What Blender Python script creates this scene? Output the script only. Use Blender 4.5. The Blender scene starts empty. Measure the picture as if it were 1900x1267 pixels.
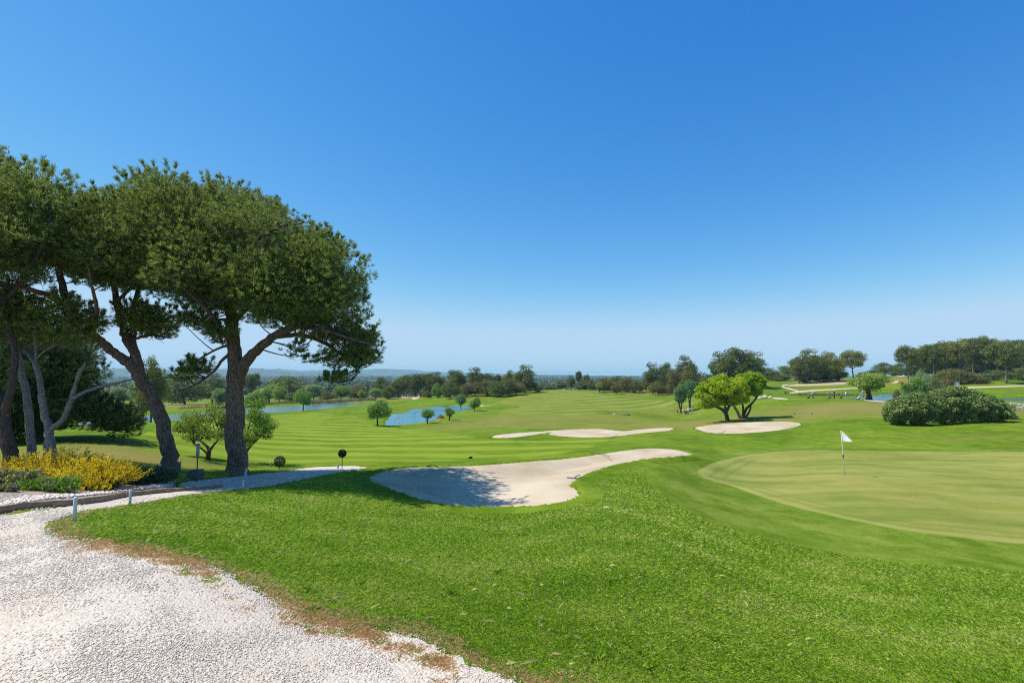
HAZE = 1.15e-4
DENOISE = False
import bpy, math, random
import numpy as np
from mathutils import Vector
from mathutils.geometry import delaunay_2d_cdt

RNG = np.random.default_rng(7)
random.seed(7)
SC = bpy.context.scene
COL = SC.collection
E = 2.0                       # eye height above the gravel, metres
FPX = 950.0                   # focal length in pixels of a 1900 wide frame
PITCH = math.atan(61.0 / FPX)
CP, SP = math.cos(PITCH), math.sin(PITCH)

def ray(px, py):
    """direction (x, z) per metre of depth for a point of the 1900x1267 frame"""
    cx = (px - 950.0) / FPX; cy = (633.5 - py) / FPX
    fwd = CP - cy * SP
    return cx / fwd, (SP + cy * CP) / fwd

def P(px, py, Y):
    a, b = ray(px, py)
    return np.array([a * Y, Y, E + b * Y])

# ------------------------------------------------------------------ terrain
D_FAR, D_MID, D_RIGHT = 10.0, 9.0, 6.2       # water levels below the eye
CTRL = [  # px, py, depth
 (0,1267,3.3),(0,1100,4.7),(0,955,7.4),(140,965,7.0),(241,936,9.4),(452,909,13.4),(456,887,16.0),(440,882,17.0),
 (318,872,17.0),(362,888,15.2),(100,842,20),(0,868,15.5),(0,835,22),(200,802,33),(250,830,24),(300,790,50),(310,782,80),
 (500,868,21.5),(640,865,22),(690,870,20.5),(600,895,15.5),(700,905,15.0),(560,830,42),(500,850,30),(600,800,70),(600,777,103),(480,800,65),(450,820,44),
 (480,768,133),(380,790,62),(560,763,138),(650,757,146),
 (450,1267,3.3),(450,1100,4.75),(400,1000,6.9),(300,1000,6.3),(330,940,9.0),(500,950,10.2),(700,950,11.5),(700,1050,6.6),
 (950,1267,3.4),(950,1100,5.6),(950,1010,8.6),(950,948,12.8),(850,940,13.4),(760,915,14.8),(900,905,16.5),(800,868,20.0),(920,866,20.6),(870,852,31),(800,830,42),(750,810,58),(700,792,85),
 (980,843,34),(1000,865,21.5),
 (1280,845,27.5),(1150,842,27.5),(1150,880,19),(1072,912,15),(1150,942,11.3),(1240,880,20.5),
 (1100,830,39),(1100,812,52),(950,800,60),(1240,797,62),(1300,800,58),(1480,790,60),(1400,783,66),(1343,782,70),(1290,830,36),
 (1000,760,122),(900,772,108),(860,780,98),(1000,737,190),(1050,722.5,245),(1120,729,205),(900,745,175),(1265,768,130),(1150,768,112),(1200,745,165),(1270,747,140),(1280,728,205),
 (950,785,78),(1100,790,78),(1200,785,80),
 (1600,760,75),(1602,742,100),(1570,740,109),(1548,739,114),(1508,738.5,122),(1430,742,112),(1480,768,78),
 (1700,786,57),(1850,778,58),(1900,766,72),(1560,805,49),(1650,812,46),(1780,820,43),
 (1567,881,25),(1293,878,24),(1500,836,38),(1900,838,36),(1900,1010,14.5),(1900,1062,12),(1900,1150,8.2),(1900,1267,5.1),
 (1400,1000,12.6),(1400,1100,7.4),(1400,1267,4.2),(1300,930,16.8),(1600,1030,12.8),(1750,930,19.5),(1350,850,32),
 (1500,732,145),(1450,727,165),(1480,721.5,178),(1450,715,195),(1580,719,178),(1450,705.5,260),(1550,706,212),(1650,699,232),(1690,716,172),
 (1800,703,205),(1863,712,176),(1900,716,168),(1900,700,215),(1340,712,215),(1390,718,180),(1600,728,152),
 (860,738,188),(950,731,205),(750,738,215),(800,752,170),(690,744,186),
]
CTRL_Z = [  # u (x / depth), depth, height above the gravel
 (-1.6,2,0.05),(-1.6,7,0.0),(-1.6,16,-0.6),(-1.6,40,-2),(-1.6,150,-9),(1.6,2,-0.3),(1.6,7,-1.6),(1.6,16,-2.6),(1.6,40,-3.4),(1.6,120,-3.9),(1.6,210,0.5),
 (-1.0,3,0.03),(-1.0,8,0.0),(-1.2,30,-1.6),(-1.0,90,-6.0),(0,1,0.02),(-0.8,1,0.05),(0.8,1,-0.12),(0.5,2,-.02),(0,2,0.02),(-.5,2,.05),
 (-1.0,200,-10.2),(-0.5,200,-10.0),(-0.5,300,-12),(-1,300,-12),(0,300,-9.5),(.15,330,-12),(0.3,300,-5.5),(0.5,350,-2),(1.0,300,1.2),(1.5,320,1.2),(0.7,320,0),
 (-.25,300,-12),(.05,420,-19),(-.5,450,-17),(-1,450,-17),(.3,450,-14),(.6,500,-8),(1,500,-3),
]
WATER_PX = {
 'far':  (D_FAR, [(150,789),(215,787),(287,782),(350,778),(420,772),(487,767.5),(560,762.5),(620,757),(673,749.5),(692,746.3),(640,746.8),(590,749),(542,752.5),(484,756),(430,760),(350,766.5),(318,769),(250,772),(160,776)]),
 'mid':  (D_MID, [(714,788.5),(726,790),(745,788.5),(770,786.5),(795,782),(815,778),(822,771),(838,766),(862,762),(880,757.5),(872,754),(850,752.5),(825,752.7),(805,754.5),(785,757.5),(762,759),(757,763),(748,766.5),(728,768),(722,775),(716,782)]),
 'right':(D_RIGHT,[(1560,741),(1605,743),(1660,745.5),(1720,746),(1800,745),(1860,744.5),(1930,744),(1990,742),(1930,738.5),(1850,739),(1780,733),(1730,730.5),(1690,731),(1640,731.5),(1618,734),(1600,737)]),
}
def water_xy(key):
    D, pts = WATER_PX[key]
    out = []
    for px, py in pts:
        a, b = ray(px, py); Y = -D / b
        out.append((a * Y, Y))
    return np.array(out)
WATER = {k: water_xy(k) for k in WATER_PX}

pts = []; val = []
for px, py, Y in CTRL:
    p = P(px, py, Y); pts.append((p[0] / p[1], math.log(p[1]))); val.append(p[2])
for u, Y, z in CTRL_Z:
    pts.append((u, math.log(Y))); val.append(z)
for k in WATER:
    for x, y in WATER[k]:
        pts.append((x / y, math.log(y))); val.append(E - WATER_PX[k][0] + 0.12)
KW = 0.42
pts = np.array(pts); val = np.array(val); pts[:, 1] *= KW
def _phi(r2):
    return 0.5 * r2 * np.log(np.maximum(r2, 1e-12))
def _fit():
    n = len(pts)
    d2 = ((pts[:, None, :] - pts[None, :, :]) ** 2).sum(-1)
    sig = 0.0006 * np.exp(pts[:, 1] / KW * 0.0)
    K = _phi(d2) + np.eye(n) * sig
    Pm = np.concatenate([np.ones((n, 1)), pts], 1)
    A = np.zeros((n + 3, n + 3)); A[:n, :n] = K; A[:n, n:] = Pm; A[n:, :n] = Pm.T
    return np.linalg.solve(A, np.concatenate([val, np.zeros(3)]))
TPS = _fit()
def sstep(a, b, x):
    t = np.clip((x - a) / (b - a), 0, 1); return t * t * (3 - 2 * t)
def H0(x, y):
    x = np.asarray(x, float); y = np.maximum(np.asarray(y, float), 0.5)
    shp = np.broadcast(x, y).shape
    x = np.broadcast_to(x, shp).ravel(); y = np.broadcast_to(y, shp).ravel()
    u = np.clip(x / y, -1.9, 1.9); w = np.log(np.minimum(y, 520.0)) * KW
    out = np.empty(len(u))
    for i in range(0, len(u), 40000):
        s = slice(i, i + 40000)
        d2 = (u[s, None] - pts[None, :, 0]) ** 2 + (w[s, None] - pts[None, :, 1]) ** 2
        out[s] = _phi(d2) @ TPS[:-3] + TPS[-3] + TPS[-2] * u[s] + TPS[-1] * w[s]
    far = -23.0 + 1.5 * np.sin(x * .0021 + 1) * np.sin(y * .0017)
    t = sstep(300, 800, y)
    out = out * (1 - t) + far * t
    near = sstep(6, 14, y) * (1 - sstep(300, 500, y))
    out += near * 0.05 * np.sin(x * .9 + 1.3 * np.sin(y * .31)) * np.sin(y * .55 + .7)
    return out.reshape(shp)

def inside(poly, x, y):
    x = np.asarray(x); y = np.asarray(y); r = np.zeros(x.shape, bool); n = len(poly)
    for i in range(n):
        x1, y1 = poly[i]; x2, y2 = poly[(i + 1) % n]
        if y1 == y2: continue
        c = (y1 > y) != (y2 > y)
        r ^= c & (x < (x2 - x1) * (y - y1) / (y2 - y1) + x1)
    return r
def pdist(poly, x, y):
    d = np.full(np.shape(x), 1e9); n = len(poly)
    for i in range(n):
        a = poly[i]; b = poly[(i + 1) % n]; e = b - a; L = max(e @ e, 1e-9)
        t = np.clip(((x - a[0]) * e[0] + (y - a[1]) * e[1]) / L, 0, 1)
        d = np.minimum(d, np.hypot(x - a[0] - t * e[0], y - a[1] - t * e[1]))
    return d

_YS = np.exp(np.linspace(math.log(0.9), math.log(500), 700))
def G(px, py, ymin=0.9):
    """point of the ground seen at a frame position"""
    a, b = ray(px, py)
    ys = _YS[_YS >= ymin]
    z = H0(a * ys, ys); zr = E + b * ys
    k = np.argmax(z >= zr)
    if not (z >= zr).any(): k = len(ys) - 1
    if k == 0: Y = ys[0]
    else:
        d0 = zr[k-1] - z[k-1]; d1 = zr[k] - z[k]
        Y = ys[k-1] + (ys[k] - ys[k-1]) * d0 / max(d0 - d1, 1e-9)
    return np.array([a * Y, Y, float(H0(a * Y, Y))])
def ground_at(px, py, Y):
    """ground under a frame column at a chosen depth"""
    a, b = ray(px, py); return np.array([a * Y, Y, float(H0(a * Y, Y))])

# ------------------------------------------------------------------ objects
def tag(o, label=None, cat=None, group=None, kind=None):
    if label: o['label'] = label
    if cat: o['category'] = cat
    if group: o['group'] = group
    if kind: o['kind'] = kind
    return o
def empty(name, loc=(0, 0, 0), label=None, cat=None, group=None, rz=0.0):
    o = bpy.data.objects.new(name, None); COL.objects.link(o)
    o.location = [float(v) for v in loc]; o.rotation_euler = (0, 0, rz); o.empty_display_size = .2
    return tag(o, label, cat, group)
def mesh_np(name, V, faces, attr=None, smooth=False):
    V = np.asarray(V, np.float32)
    if not isinstance(faces, list): faces = [faces]
    faces = [np.asarray(f, np.int32) for f in faces if len(f)]
    me = bpy.data.meshes.new(name)
    me.vertices.add(len(V)); me.vertices.foreach_set('co', V.ravel())
    idx = np.concatenate([f.ravel() for f in faces]); tot = np.concatenate([np.full(len(f), f.shape[1], np.int32) for f in faces])
    me.loops.add(len(idx)); me.loops.foreach_set('vertex_index', idx)
    me.polygons.add(len(tot)); me.polygons.foreach_set('loop_start', np.concatenate([[0], np.cumsum(tot)[:-1]]).astype(np.int32))
    me.polygons.foreach_set('loop_total', tot)
    if smooth: me.polygons.foreach_set('use_smooth', np.ones(len(tot), bool))
    for k, a in (attr or {}).items():
        at = me.attributes.new(k, 'FLOAT', 'POINT'); at.data.foreach_set('value', np.asarray(a, np.float32))
    me.update(calc_edges=True)
    return me
def obj(name, me, mat=None, parent=None, loc=None):
    o = bpy.data.objects.new(name, me); COL.objects.link(o)
    if mat: me.materials.append(mat)
    if parent is not None: o.parent = parent
    if loc is not None: o.location = [float(v) for v in loc]
    return o

class MB:
    """collects vertices and faces of one mesh"""
    def __init__(s): s.V = []; s.F = {}; s.A = []; s.n = 0
    def add(s, V, F, a=0.5):
        V = np.asarray(V, float); F = np.asarray(F, np.int64)
        s.V.append(V); s.F.setdefault(F.shape[1], []).append(F + s.n)
        s.A.append(np.broadcast_to(np.asarray(a, float), (len(V),))); s.n += len(V); return s
    def tube(s, pts, rad, k=8, cap=True, a=0.5, rough=0.0):
        pts = np.asarray(pts, float); n = len(pts); rad = np.broadcast_to(np.asarray(rad, float), (n,))
        T = np.gradient(pts, axis=0); T /= np.maximum(np.linalg.norm(T, axis=1, keepdims=True), 1e-9)
        ref = np.array([0, 0, 1.0]) if abs(T[0][2]) < .9 else np.array([1.0, 0, 0])
        N = np.cross(T[0], ref); N /= np.linalg.norm(N); V = []
        for i in range(n):
            N = N - T[i] * (N @ T[i]); N /= max(np.linalg.norm(N), 1e-9); B = np.cross(T[i], N)
            ang = np.arange(k) * 2 * math.pi / k
            rr = rad[i] * (1 + (rough * RNG.standard_normal(k) if rough else 0))
            V.append(pts[i] + np.outer(np.cos(ang) * rr, N) + np.outer(np.sin(ang) * rr, B))
        V = np.concatenate(V); F = []
        i0 = np.arange(n - 1)[:, None] * k; j = np.arange(k)[None, :]; j2 = (j + 1) % k
        F = np.stack([i0 + j, i0 + j2, i0 + k + j2, i0 + k + j], -1).reshape(-1, 4)
        base = s.n; s.add(V, F, a)
        if cap:
            c0 = np.concatenate([pts[:1], pts[-1:]]); s.add(c0, np.zeros((0, 3)), a)
            jj = np.arange(k); q = (jj + 1) % k
            s.F.setdefault(3, []).append(np.stack([np.full(k, base + n * k), base + q, base + jj], -1))
            s.F[3].append(np.stack([np.full(k, base + n * k + 1), base + (n - 1) * k + jj, base + (n - 1) * k + q], -1))
        return s
    def box(s, c, d, rz=0, a=0.5, bev=0.0):
        c = np.asarray(c, float); h = np.asarray(d, float) / 2
        if bev > 0:
            b = min(bev, h.min() * .9); V = []; 
            for sx in (-1, 1):
                for sy in (-1, 1):
                    for sz in (-1, 1):
                        for ax in range(3):
                            p = h.copy(); p[[i for i in range(3) if i != ax]] -= b
                            V.append(p * [sx, sy, sz])
            V = np.array(V)
            import bmesh
            bm = bmesh.new()
            for v in V: bm.verts.new(v)
            r = bmesh.ops.convex_hull(bm, input=bm.verts); bm.verts.index_update()
            Vv = np.array([v.co[:] for v in bm.verts]); Ff = [[v.index for v in f.verts] for f in bm.faces]; bm.free()
            V, F = Vv, np.array(Ff)
        else:
            V = np.array([[x, y, z] for x in (-1, 1) for y in (-1, 1) for z in (-1, 1)], float) * h
            F = np.array([[0, 1, 3, 2], [4, 6, 7, 5], [0, 4, 5, 1], [2, 3, 7, 6], [0, 2, 6, 4], [1, 5, 7, 3]])
        cr, sr = math.cos(rz), math.sin(rz); R = np.array([[cr, -sr, 0], [sr, cr, 0], [0, 0, 1]])
        return s.add(V @ R.T + c, F, a)
    def ball(s, c, r, seg=12, ring=8, a=0.5):
        th = np.linspace(0, math.pi, ring + 1)[1:-1]; ph = np.arange(seg) * 2 * math.pi / seg
        r = np.broadcast_to(np.asarray(r, float), (3,))
        V = [[math.sin(t) * math.cos(p), math.sin(t) * math.sin(p), math.cos(t)] for t in th for p in ph] + [[0, 0, 1], [0, 0, -1]]
        base = s.n; s.add(np.array(V) * r + np.asarray(c, float), np.zeros((0, 3)), a); m = ring - 1
        F = [[i * seg + j, (i + 1) * seg + j, (i + 1) * seg + (j + 1) % seg, i * seg + (j + 1) % seg] for i in range(m - 1) for j in range(seg)]
        T = [[m * seg, j, (j + 1) % seg] for j in range(seg)] + [[m * seg + 1, (m - 1) * seg + (j + 1) % seg, (m - 1) * seg + j] for j in range(seg)]
        if F: s.F.setdefault(4, []).append(np.array(F) + base)
        s.F.setdefault(3, []).append(np.array(T) + base); return s
    def mesh(s, name, smooth=False):
        F = [np.concatenate(v) for v in s.F.values() if sum(len(q) for q in v)]
        return mesh_np(name, np.concatenate(s.V), F, {'v': np.concatenate(s.A)}, smooth)
    def build(s, name, mat, parent=None, smooth=False, loc=None):
        return obj(name, s.mesh(name, smooth), mat, parent, loc)

def unit(n, rng=RNG):
    v = rng.standard_normal((n, 3)); return v / np.linalg.norm(v, axis=1, keepdims=True)
def norm(v): return v / np.maximum(np.linalg.norm(v, axis=-1, keepdims=True), 1e-9)
def leaves(c, d, L, W, rng, v=None, nrm=None, loose=.5):
    """rhombic leaves at c along d, their flat side turned roughly to nrm: returns V, F, attribute"""
    n = len(c); d = norm(d); b = norm(np.cross(d, unit(n, rng) if nrm is None else norm(nrm) + loose * unit(n, rng)))
    L = np.broadcast_to(np.asarray(L, float), (n,))[:, None]; W = np.broadcast_to(np.asarray(W, float), (n,))[:, None]
    V = np.stack([c, c + d * L * .5 + b * W * .5, c + d * L, c + d * L * .5 - b * W * .5], 1).reshape(-1, 3)
    F = np.arange(n * 4).reshape(-1, 4)
    if v is None: v = rng.random(n)
    return V, F, np.repeat(v, 4)

# ------------------------------------------------------------------ materials
def lin(r, g, b): 
    f = lambda c: (c / 12.92 if c <= .04045 else ((c + .055) / 1.055) ** 2.4)
    return (f(r / 255), f(g / 255), f(b / 255), 1)
class NT:
    def __init__(s, name):
        s.m = bpy.data.materials.new(name); s.m.use_nodes = True; s.t = s.m.node_tree; s.t.nodes.clear()
        s.out = s.n('ShaderNodeOutputMaterial')
    def n(s, t, **k):
        x = s.t.nodes.new(t)
        for a, b in k.items():
            if a.startswith('i_'):
                key = a[2:]; key = int(key) if key.isdigit() else key.replace('_', ' ')
                x.inputs[key].default_value = b
            else: setattr(x, a, b)
        return x
    def l(s, a, b): s.t.links.new(a, b); return s
    def pos(s): return s.n('ShaderNodeNewGeometry').outputs['Position']
    def objc(s): return s.n('ShaderNodeTexCoord').outputs['Object']
    def attr(s, name='v'): return s.n('ShaderNodeAttribute', attribute_name=name).outputs['Fac']
    def noise(s, scale, vec=None, detail=4, rough=.55, dist=0):
        x = s.n('ShaderNodeTexNoise', i_Scale=scale, i_Detail=detail, i_Roughness=rough, i_Distortion=dist)
        if vec is not None: s.l(vec, x.inputs['Vector'])
        return x.outputs['Fac']
    def math(s, op, a, b=0.0, clamp=False):
        x = s.n('ShaderNodeMath', operation=op, use_clamp=clamp)
        for i, q in enumerate((a, b)):
            if isinstance(q, (int, float)): x.inputs[i].default_value = q
            else: s.l(q, x.inputs[i])
        return x.outputs[0]
    def ramp(s, fac, stops):
        x = s.n('ShaderNodeValToRGB'); e = x.color_ramp.elements
        while len(e) < len(stops): e.new(.5)
        for q, (p, c) in zip(e, stops): q.position = p; q.color = (c[0], c[1], c[2], 1)
        s.l(fac, x.inputs[0]); return x.outputs['Color']
    def mix(s, fac, a, b, mode='MIX'):
        x = s.n('ShaderNodeMix', data_type='RGBA', blend_type=mode)
        for key, q in ((0, fac), (6, a), (7, b)):
            if isinstance(q, (int, float)): x.inputs[key].default_value = q
            elif isinstance(q, (tuple, list)): x.inputs[key].default_value = (q[0], q[1], q[2], 1)
            else: s.l(q, x.inputs[key])
        return x.outputs[2]
    def map(s, vec, scale=(1, 1, 1), rot=(0, 0, 0), loc=(0, 0, 0)):
        x = s.n('ShaderNodeMapping', i_Scale=scale, i_Rotation=rot, i_Location=loc); s.l(vec, x.inputs[0]); return x.outputs[0]
    def pbr(s, col, rough=.8, spec=.3, bump=None, bstr=.4, bdist=.02, metal=0.0, **kw):
        b = s.n('ShaderNodeBsdfPrincipled', i_Roughness=rough, i_Metallic=metal); b.inputs['Specular IOR Level'].default_value = spec
        if isinstance(col, (tuple, list)): b.inputs['Base Color'].default_value = (col[0], col[1], col[2], 1)
        else: s.l(col, b.inputs['Base Color'])
        if bump is not None:
            q = s.n('ShaderNodeBump', i_Strength=bstr, i_Distance=bdist); s.l(bump, q.inputs['Height']); s.l(q.outputs[0], b.inputs['Normal'])
        s.l(b.outputs[0], s.out.inputs['Surface']); return s.m

def leaf_mat(name, dark, mid, light, trans=.3, extra=None, nscale=.35):
    """leaves differ in colour one by one and from clump to clump"""
    t = NT(name); v = t.attr('v'); nz = t.noise(nscale, t.objc(), 2)
    f = t.math('ADD', t.math('MULTIPLY', v, .62), t.math('MULTIPLY', nz, .45), True)
    f = t.math('SUBTRACT', f, .04, True)
    stops = [(.08, dark), (.5, mid), (.9, light)]
    if extra: stops = [(.08, dark), (.5, mid), (.86, light), (.97, extra)]
    c = t.ramp(f, stops)
    d = t.n('ShaderNodeBsdfPrincipled', i_Roughness=.55); d.inputs['Specular IOR Level'].default_value = .25
    t.l(c, d.inputs['Base Color'])
    tr = t.n('ShaderNodeBsdfTranslucent'); t.l(t.mix(.35, c, (light[0] * 1.1, light[1] * 1.25, light[2] * .7)), tr.inputs['Color'])
    m = t.n('ShaderNodeMixShader', i_Fac=trans); t.l(d.outputs[0], m.inputs[1]); t.l(tr.outputs[0], m.inputs[2])
    t.l(m.outputs[0], t.out.inputs['Surface']); return t.m
def plain(name, col, rough=.6, spec=.3, metal=0.0, var=.12, scale=30):
    t = NT(name); nz = t.noise(scale, t.objc(), 3)
    c = t.ramp(nz, [(.25, [q * (1 - var) for q in col[:3]]), (.75, [min(1, q * (1 + var)) for q in col[:3]])])
    return t.pbr(c, rough, spec, nz, .15, .01, metal)
def bark(name, dark, light, scale=1.0):
    t = NT(name); o = t.map(t.objc(), (1, 1, .22)); n1 = t.noise(14 * scale, o, 7, .72, .6); n2 = t.noise(2.2, t.objc(), 3)
    vo = t.n('ShaderNodeTexVoronoi', feature='DISTANCE_TO_EDGE', i_Scale=17 * scale); t.l(t.map(t.objc(), (1, 1, .33)), vo.inputs['Vector'])
    h = t.math('ADD', t.math('MULTIPLY', t.math('MINIMUM', vo.outputs['Distance'], .16), 2.2), t.math('MULTIPLY', n1, .75))
    c = t.ramp(t.math('ADD', h, t.math('MULTIPLY', t.math('SUBTRACT', n2, .5), .35)), [(.28, [q * .55 for q in dark]), (.5, dark), (.85, light)])
    return t.pbr(c, .9, .15, h, .8, .04)
# ------------------------------------------------------------------ outlines, seen on the ground
def smooth_px(pts, k=6):
    """Catmull-Rom through the frame points of a closed outline"""
    p = np.array(pts, float); n = len(p); out = []
    for i in range(n):
        a, b, c, d = p[(i-1) % n], p[i], p[(i+1) % n], p[(i+2) % n]
        for t in np.arange(k) / k:
            out.append(.5 * ((2*b) + (c-a)*t + (2*a-5*b+4*c-d)*t*t + (3*b-a-3*c+d)*t**3))
    return np.array(out)
def outline(pts, k=6, jit=0.0, ymin=0.9):
    q = smooth_px(pts, k) if k > 1 else np.array(pts, float)
    w = np.array([G(a, b, ymin)[:2] for a, b in q])
    if jit: w = w + RNG.standard_normal(w.shape) * jit
    return w
def ribbon_px(line, half):
    l = np.array(line, float); h = np.broadcast_to(half, (len(l),))
    return [(x, y - q) for (x, y), q in zip(l, h)] + [(x, y + q) for (x, y), q in zip(l[::-1], h[::-1])]

GRAVEL_PX = [(-500,1000),(-200,978),(0,955),(70,945),(140,934),(225,921),(320,910),(405,902),(340,905),(318,899),(360,890),(420,884),(470,879),(520,874),(565,868),(610,865),(650,863.5),(690,867),(660,873),(620,879),(560,891),(500,902),(420,911),(330,922),(240,937),(165,949),(112,963),(92,980),(112,992),(170,1001),(250,1017),(330,1037),(395,1052),(440,1073),(480,1097),(540,1123),(600,1143),(660,1165),(735,1170),(820,1199),(900,1238),(1000,1277),(1120,1340),(1350,1560),(950,1900),(-600,1900),(-900,1500),(-900,1100)]
BED_PX = [(-500,998),(-200,976),(0,952),(70,942),(140,931),(225,918),(318,907),(330,898),(325,886),(285,884),(240,880),(160,868),(60,862),(-60,862),(-300,880),(-550,920)]
BUNKER_PX = {
 'main': [(683,893),(690,884),(706,877),(735,871),(770,868),(820,867),(870,865.5),(925,862),(985,857),(1040,853),(1090,847),(1130,841),(1170,835),(1205,832.5),(1240,833.5),(1268,838),(1288,845),(1270,848),(1235,851),(1200,854),(1160,861),(1120,871),(1090,882),(1070,894),(1063,903),(1070,909),(1078,918),(1070,928),(1050,936),(1020,941),(970,945),(920,945.5),(870,943.5),(820,939),(780,931),(745,919),(715,908),(695,900)],
 'slim': [(913,811),(925,807),(950,804),(1000,801),(1040,798),(1080,795.5),(1085,797),(1050,800),(1010,804),(985,808),(950,812),(920,813)],
 'wavy': [(1018,806),(1030,801),(1060,797.5),(1105,795.5),(1130,797.5),(1155,800),(1180,798),(1210,795),(1240,794),(1250,796),(1235,800),(1190,804),(1150,809),(1110,812),(1070,811.5),(1035,809)],
 'oval': [(1290,794),(1310,790),(1350,786),(1400,783.5),(1450,782.5),(1478,784),(1486,788),(1475,793),(1440,799),(1400,803),(1350,805),(1315,803),(1297,798)],
 'small': [(744,737.5),(752,734.8),(770,733.5),(778,735),(776,739.5),(766,741),(763,738),(752,738.5)],
 'crest': [(982,722.8),(995,721.8),(1000,722.6),(990,724)],
}
GREEN_PX = [(1293,878),(1300,870),(1320,860),(1360,849),(1410,842),(1460,838),(1500,836),(1560,836.5),(1650,837.5),(1750,838),(1850,838.5),(2000,840),(2150,850),(2250,880),(2300,930),(2200,990),(2050,1015),(1900,1010),(1800,1000),(1700,988),(1600,970),(1500,948),(1420,925),(1360,903),(1315,890)]
FRINGE_PX = [(1196,885),(1205,870),(1240,857),(1290,846),(1350,838),(1420,831),(1500,826),(1570,829),(1700,832),(1900,832),(2100,833),(2350,860),(2420,940),(2300,1040),(2100,1070),(1900,1062),(1800,1055),(1700,1047),(1600,1035),(1500,1017),(1400,993),(1320,968),(1250,935),(1210,905)]
FAIR_NEAR_PX = [(255,812),(300,838),(380,852),(520,863),(640,861),(760,857),(880,853),(985,847),(1060,838),(1110,826),(1135,815),(1090,815.5),(1010,817),(930,816),(860,808),(800,798),(740,795),(690,785),(648,777),(625,768),(590,765.5),(550,767),(480,772),(390,781),(310,791)]
FAIR_FAR_PX = [(905,752),(935,740),(960,733),(1000,725),(1050,723),(1105,729),(1160,737),(1220,742),(1275,744),(1290,750),(1220,757),(1150,763),(1075,769),(985,769),(915,765)]
FAR_GREEN_PX = [(700,751),(720,745),(760,741.5),(800,739.5),(840,741),(858,746),(845,751),(800,754),(765,758),(745,764),(720,766),(712,758)]

POLY = {'gravel': outline(GRAVEL_PX, 5), 'bed': outline(BED_PX, 4), 'green': outline(GREEN_PX, 6), 'fringe': outline(FRINGE_PX, 6),
        'fair_near': outline(FAIR_NEAR_PX, 5), 'fair_far': outline(FAIR_FAR_PX, 5), 'far_green': outline(FAR_GREEN_PX, 5)}
_g = POLY['gravel']; _yy = _g[:, 1]
_edge = (_yy < 16) & (_yy > 1.5)
POLY['gravel'] = _g + RNG.standard_normal(_g.shape) * .02 * _edge[:, None]
BUNK = {}
for k, v in BUNKER_PX.items():
    q = outline(v, 7); Yv = q[:, 1].mean()
    BUNK[k] = q + RNG.standard_normal(q.shape) * min(.05, .0018 * Yv)
for k in WATER:
    WATER[k] = smooth_px(WATER[k], 5)
WATER_Z = {k: E - WATER_PX[k][0] for k in WATER}

def H(x, y):
    return H0(x, y)

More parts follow.
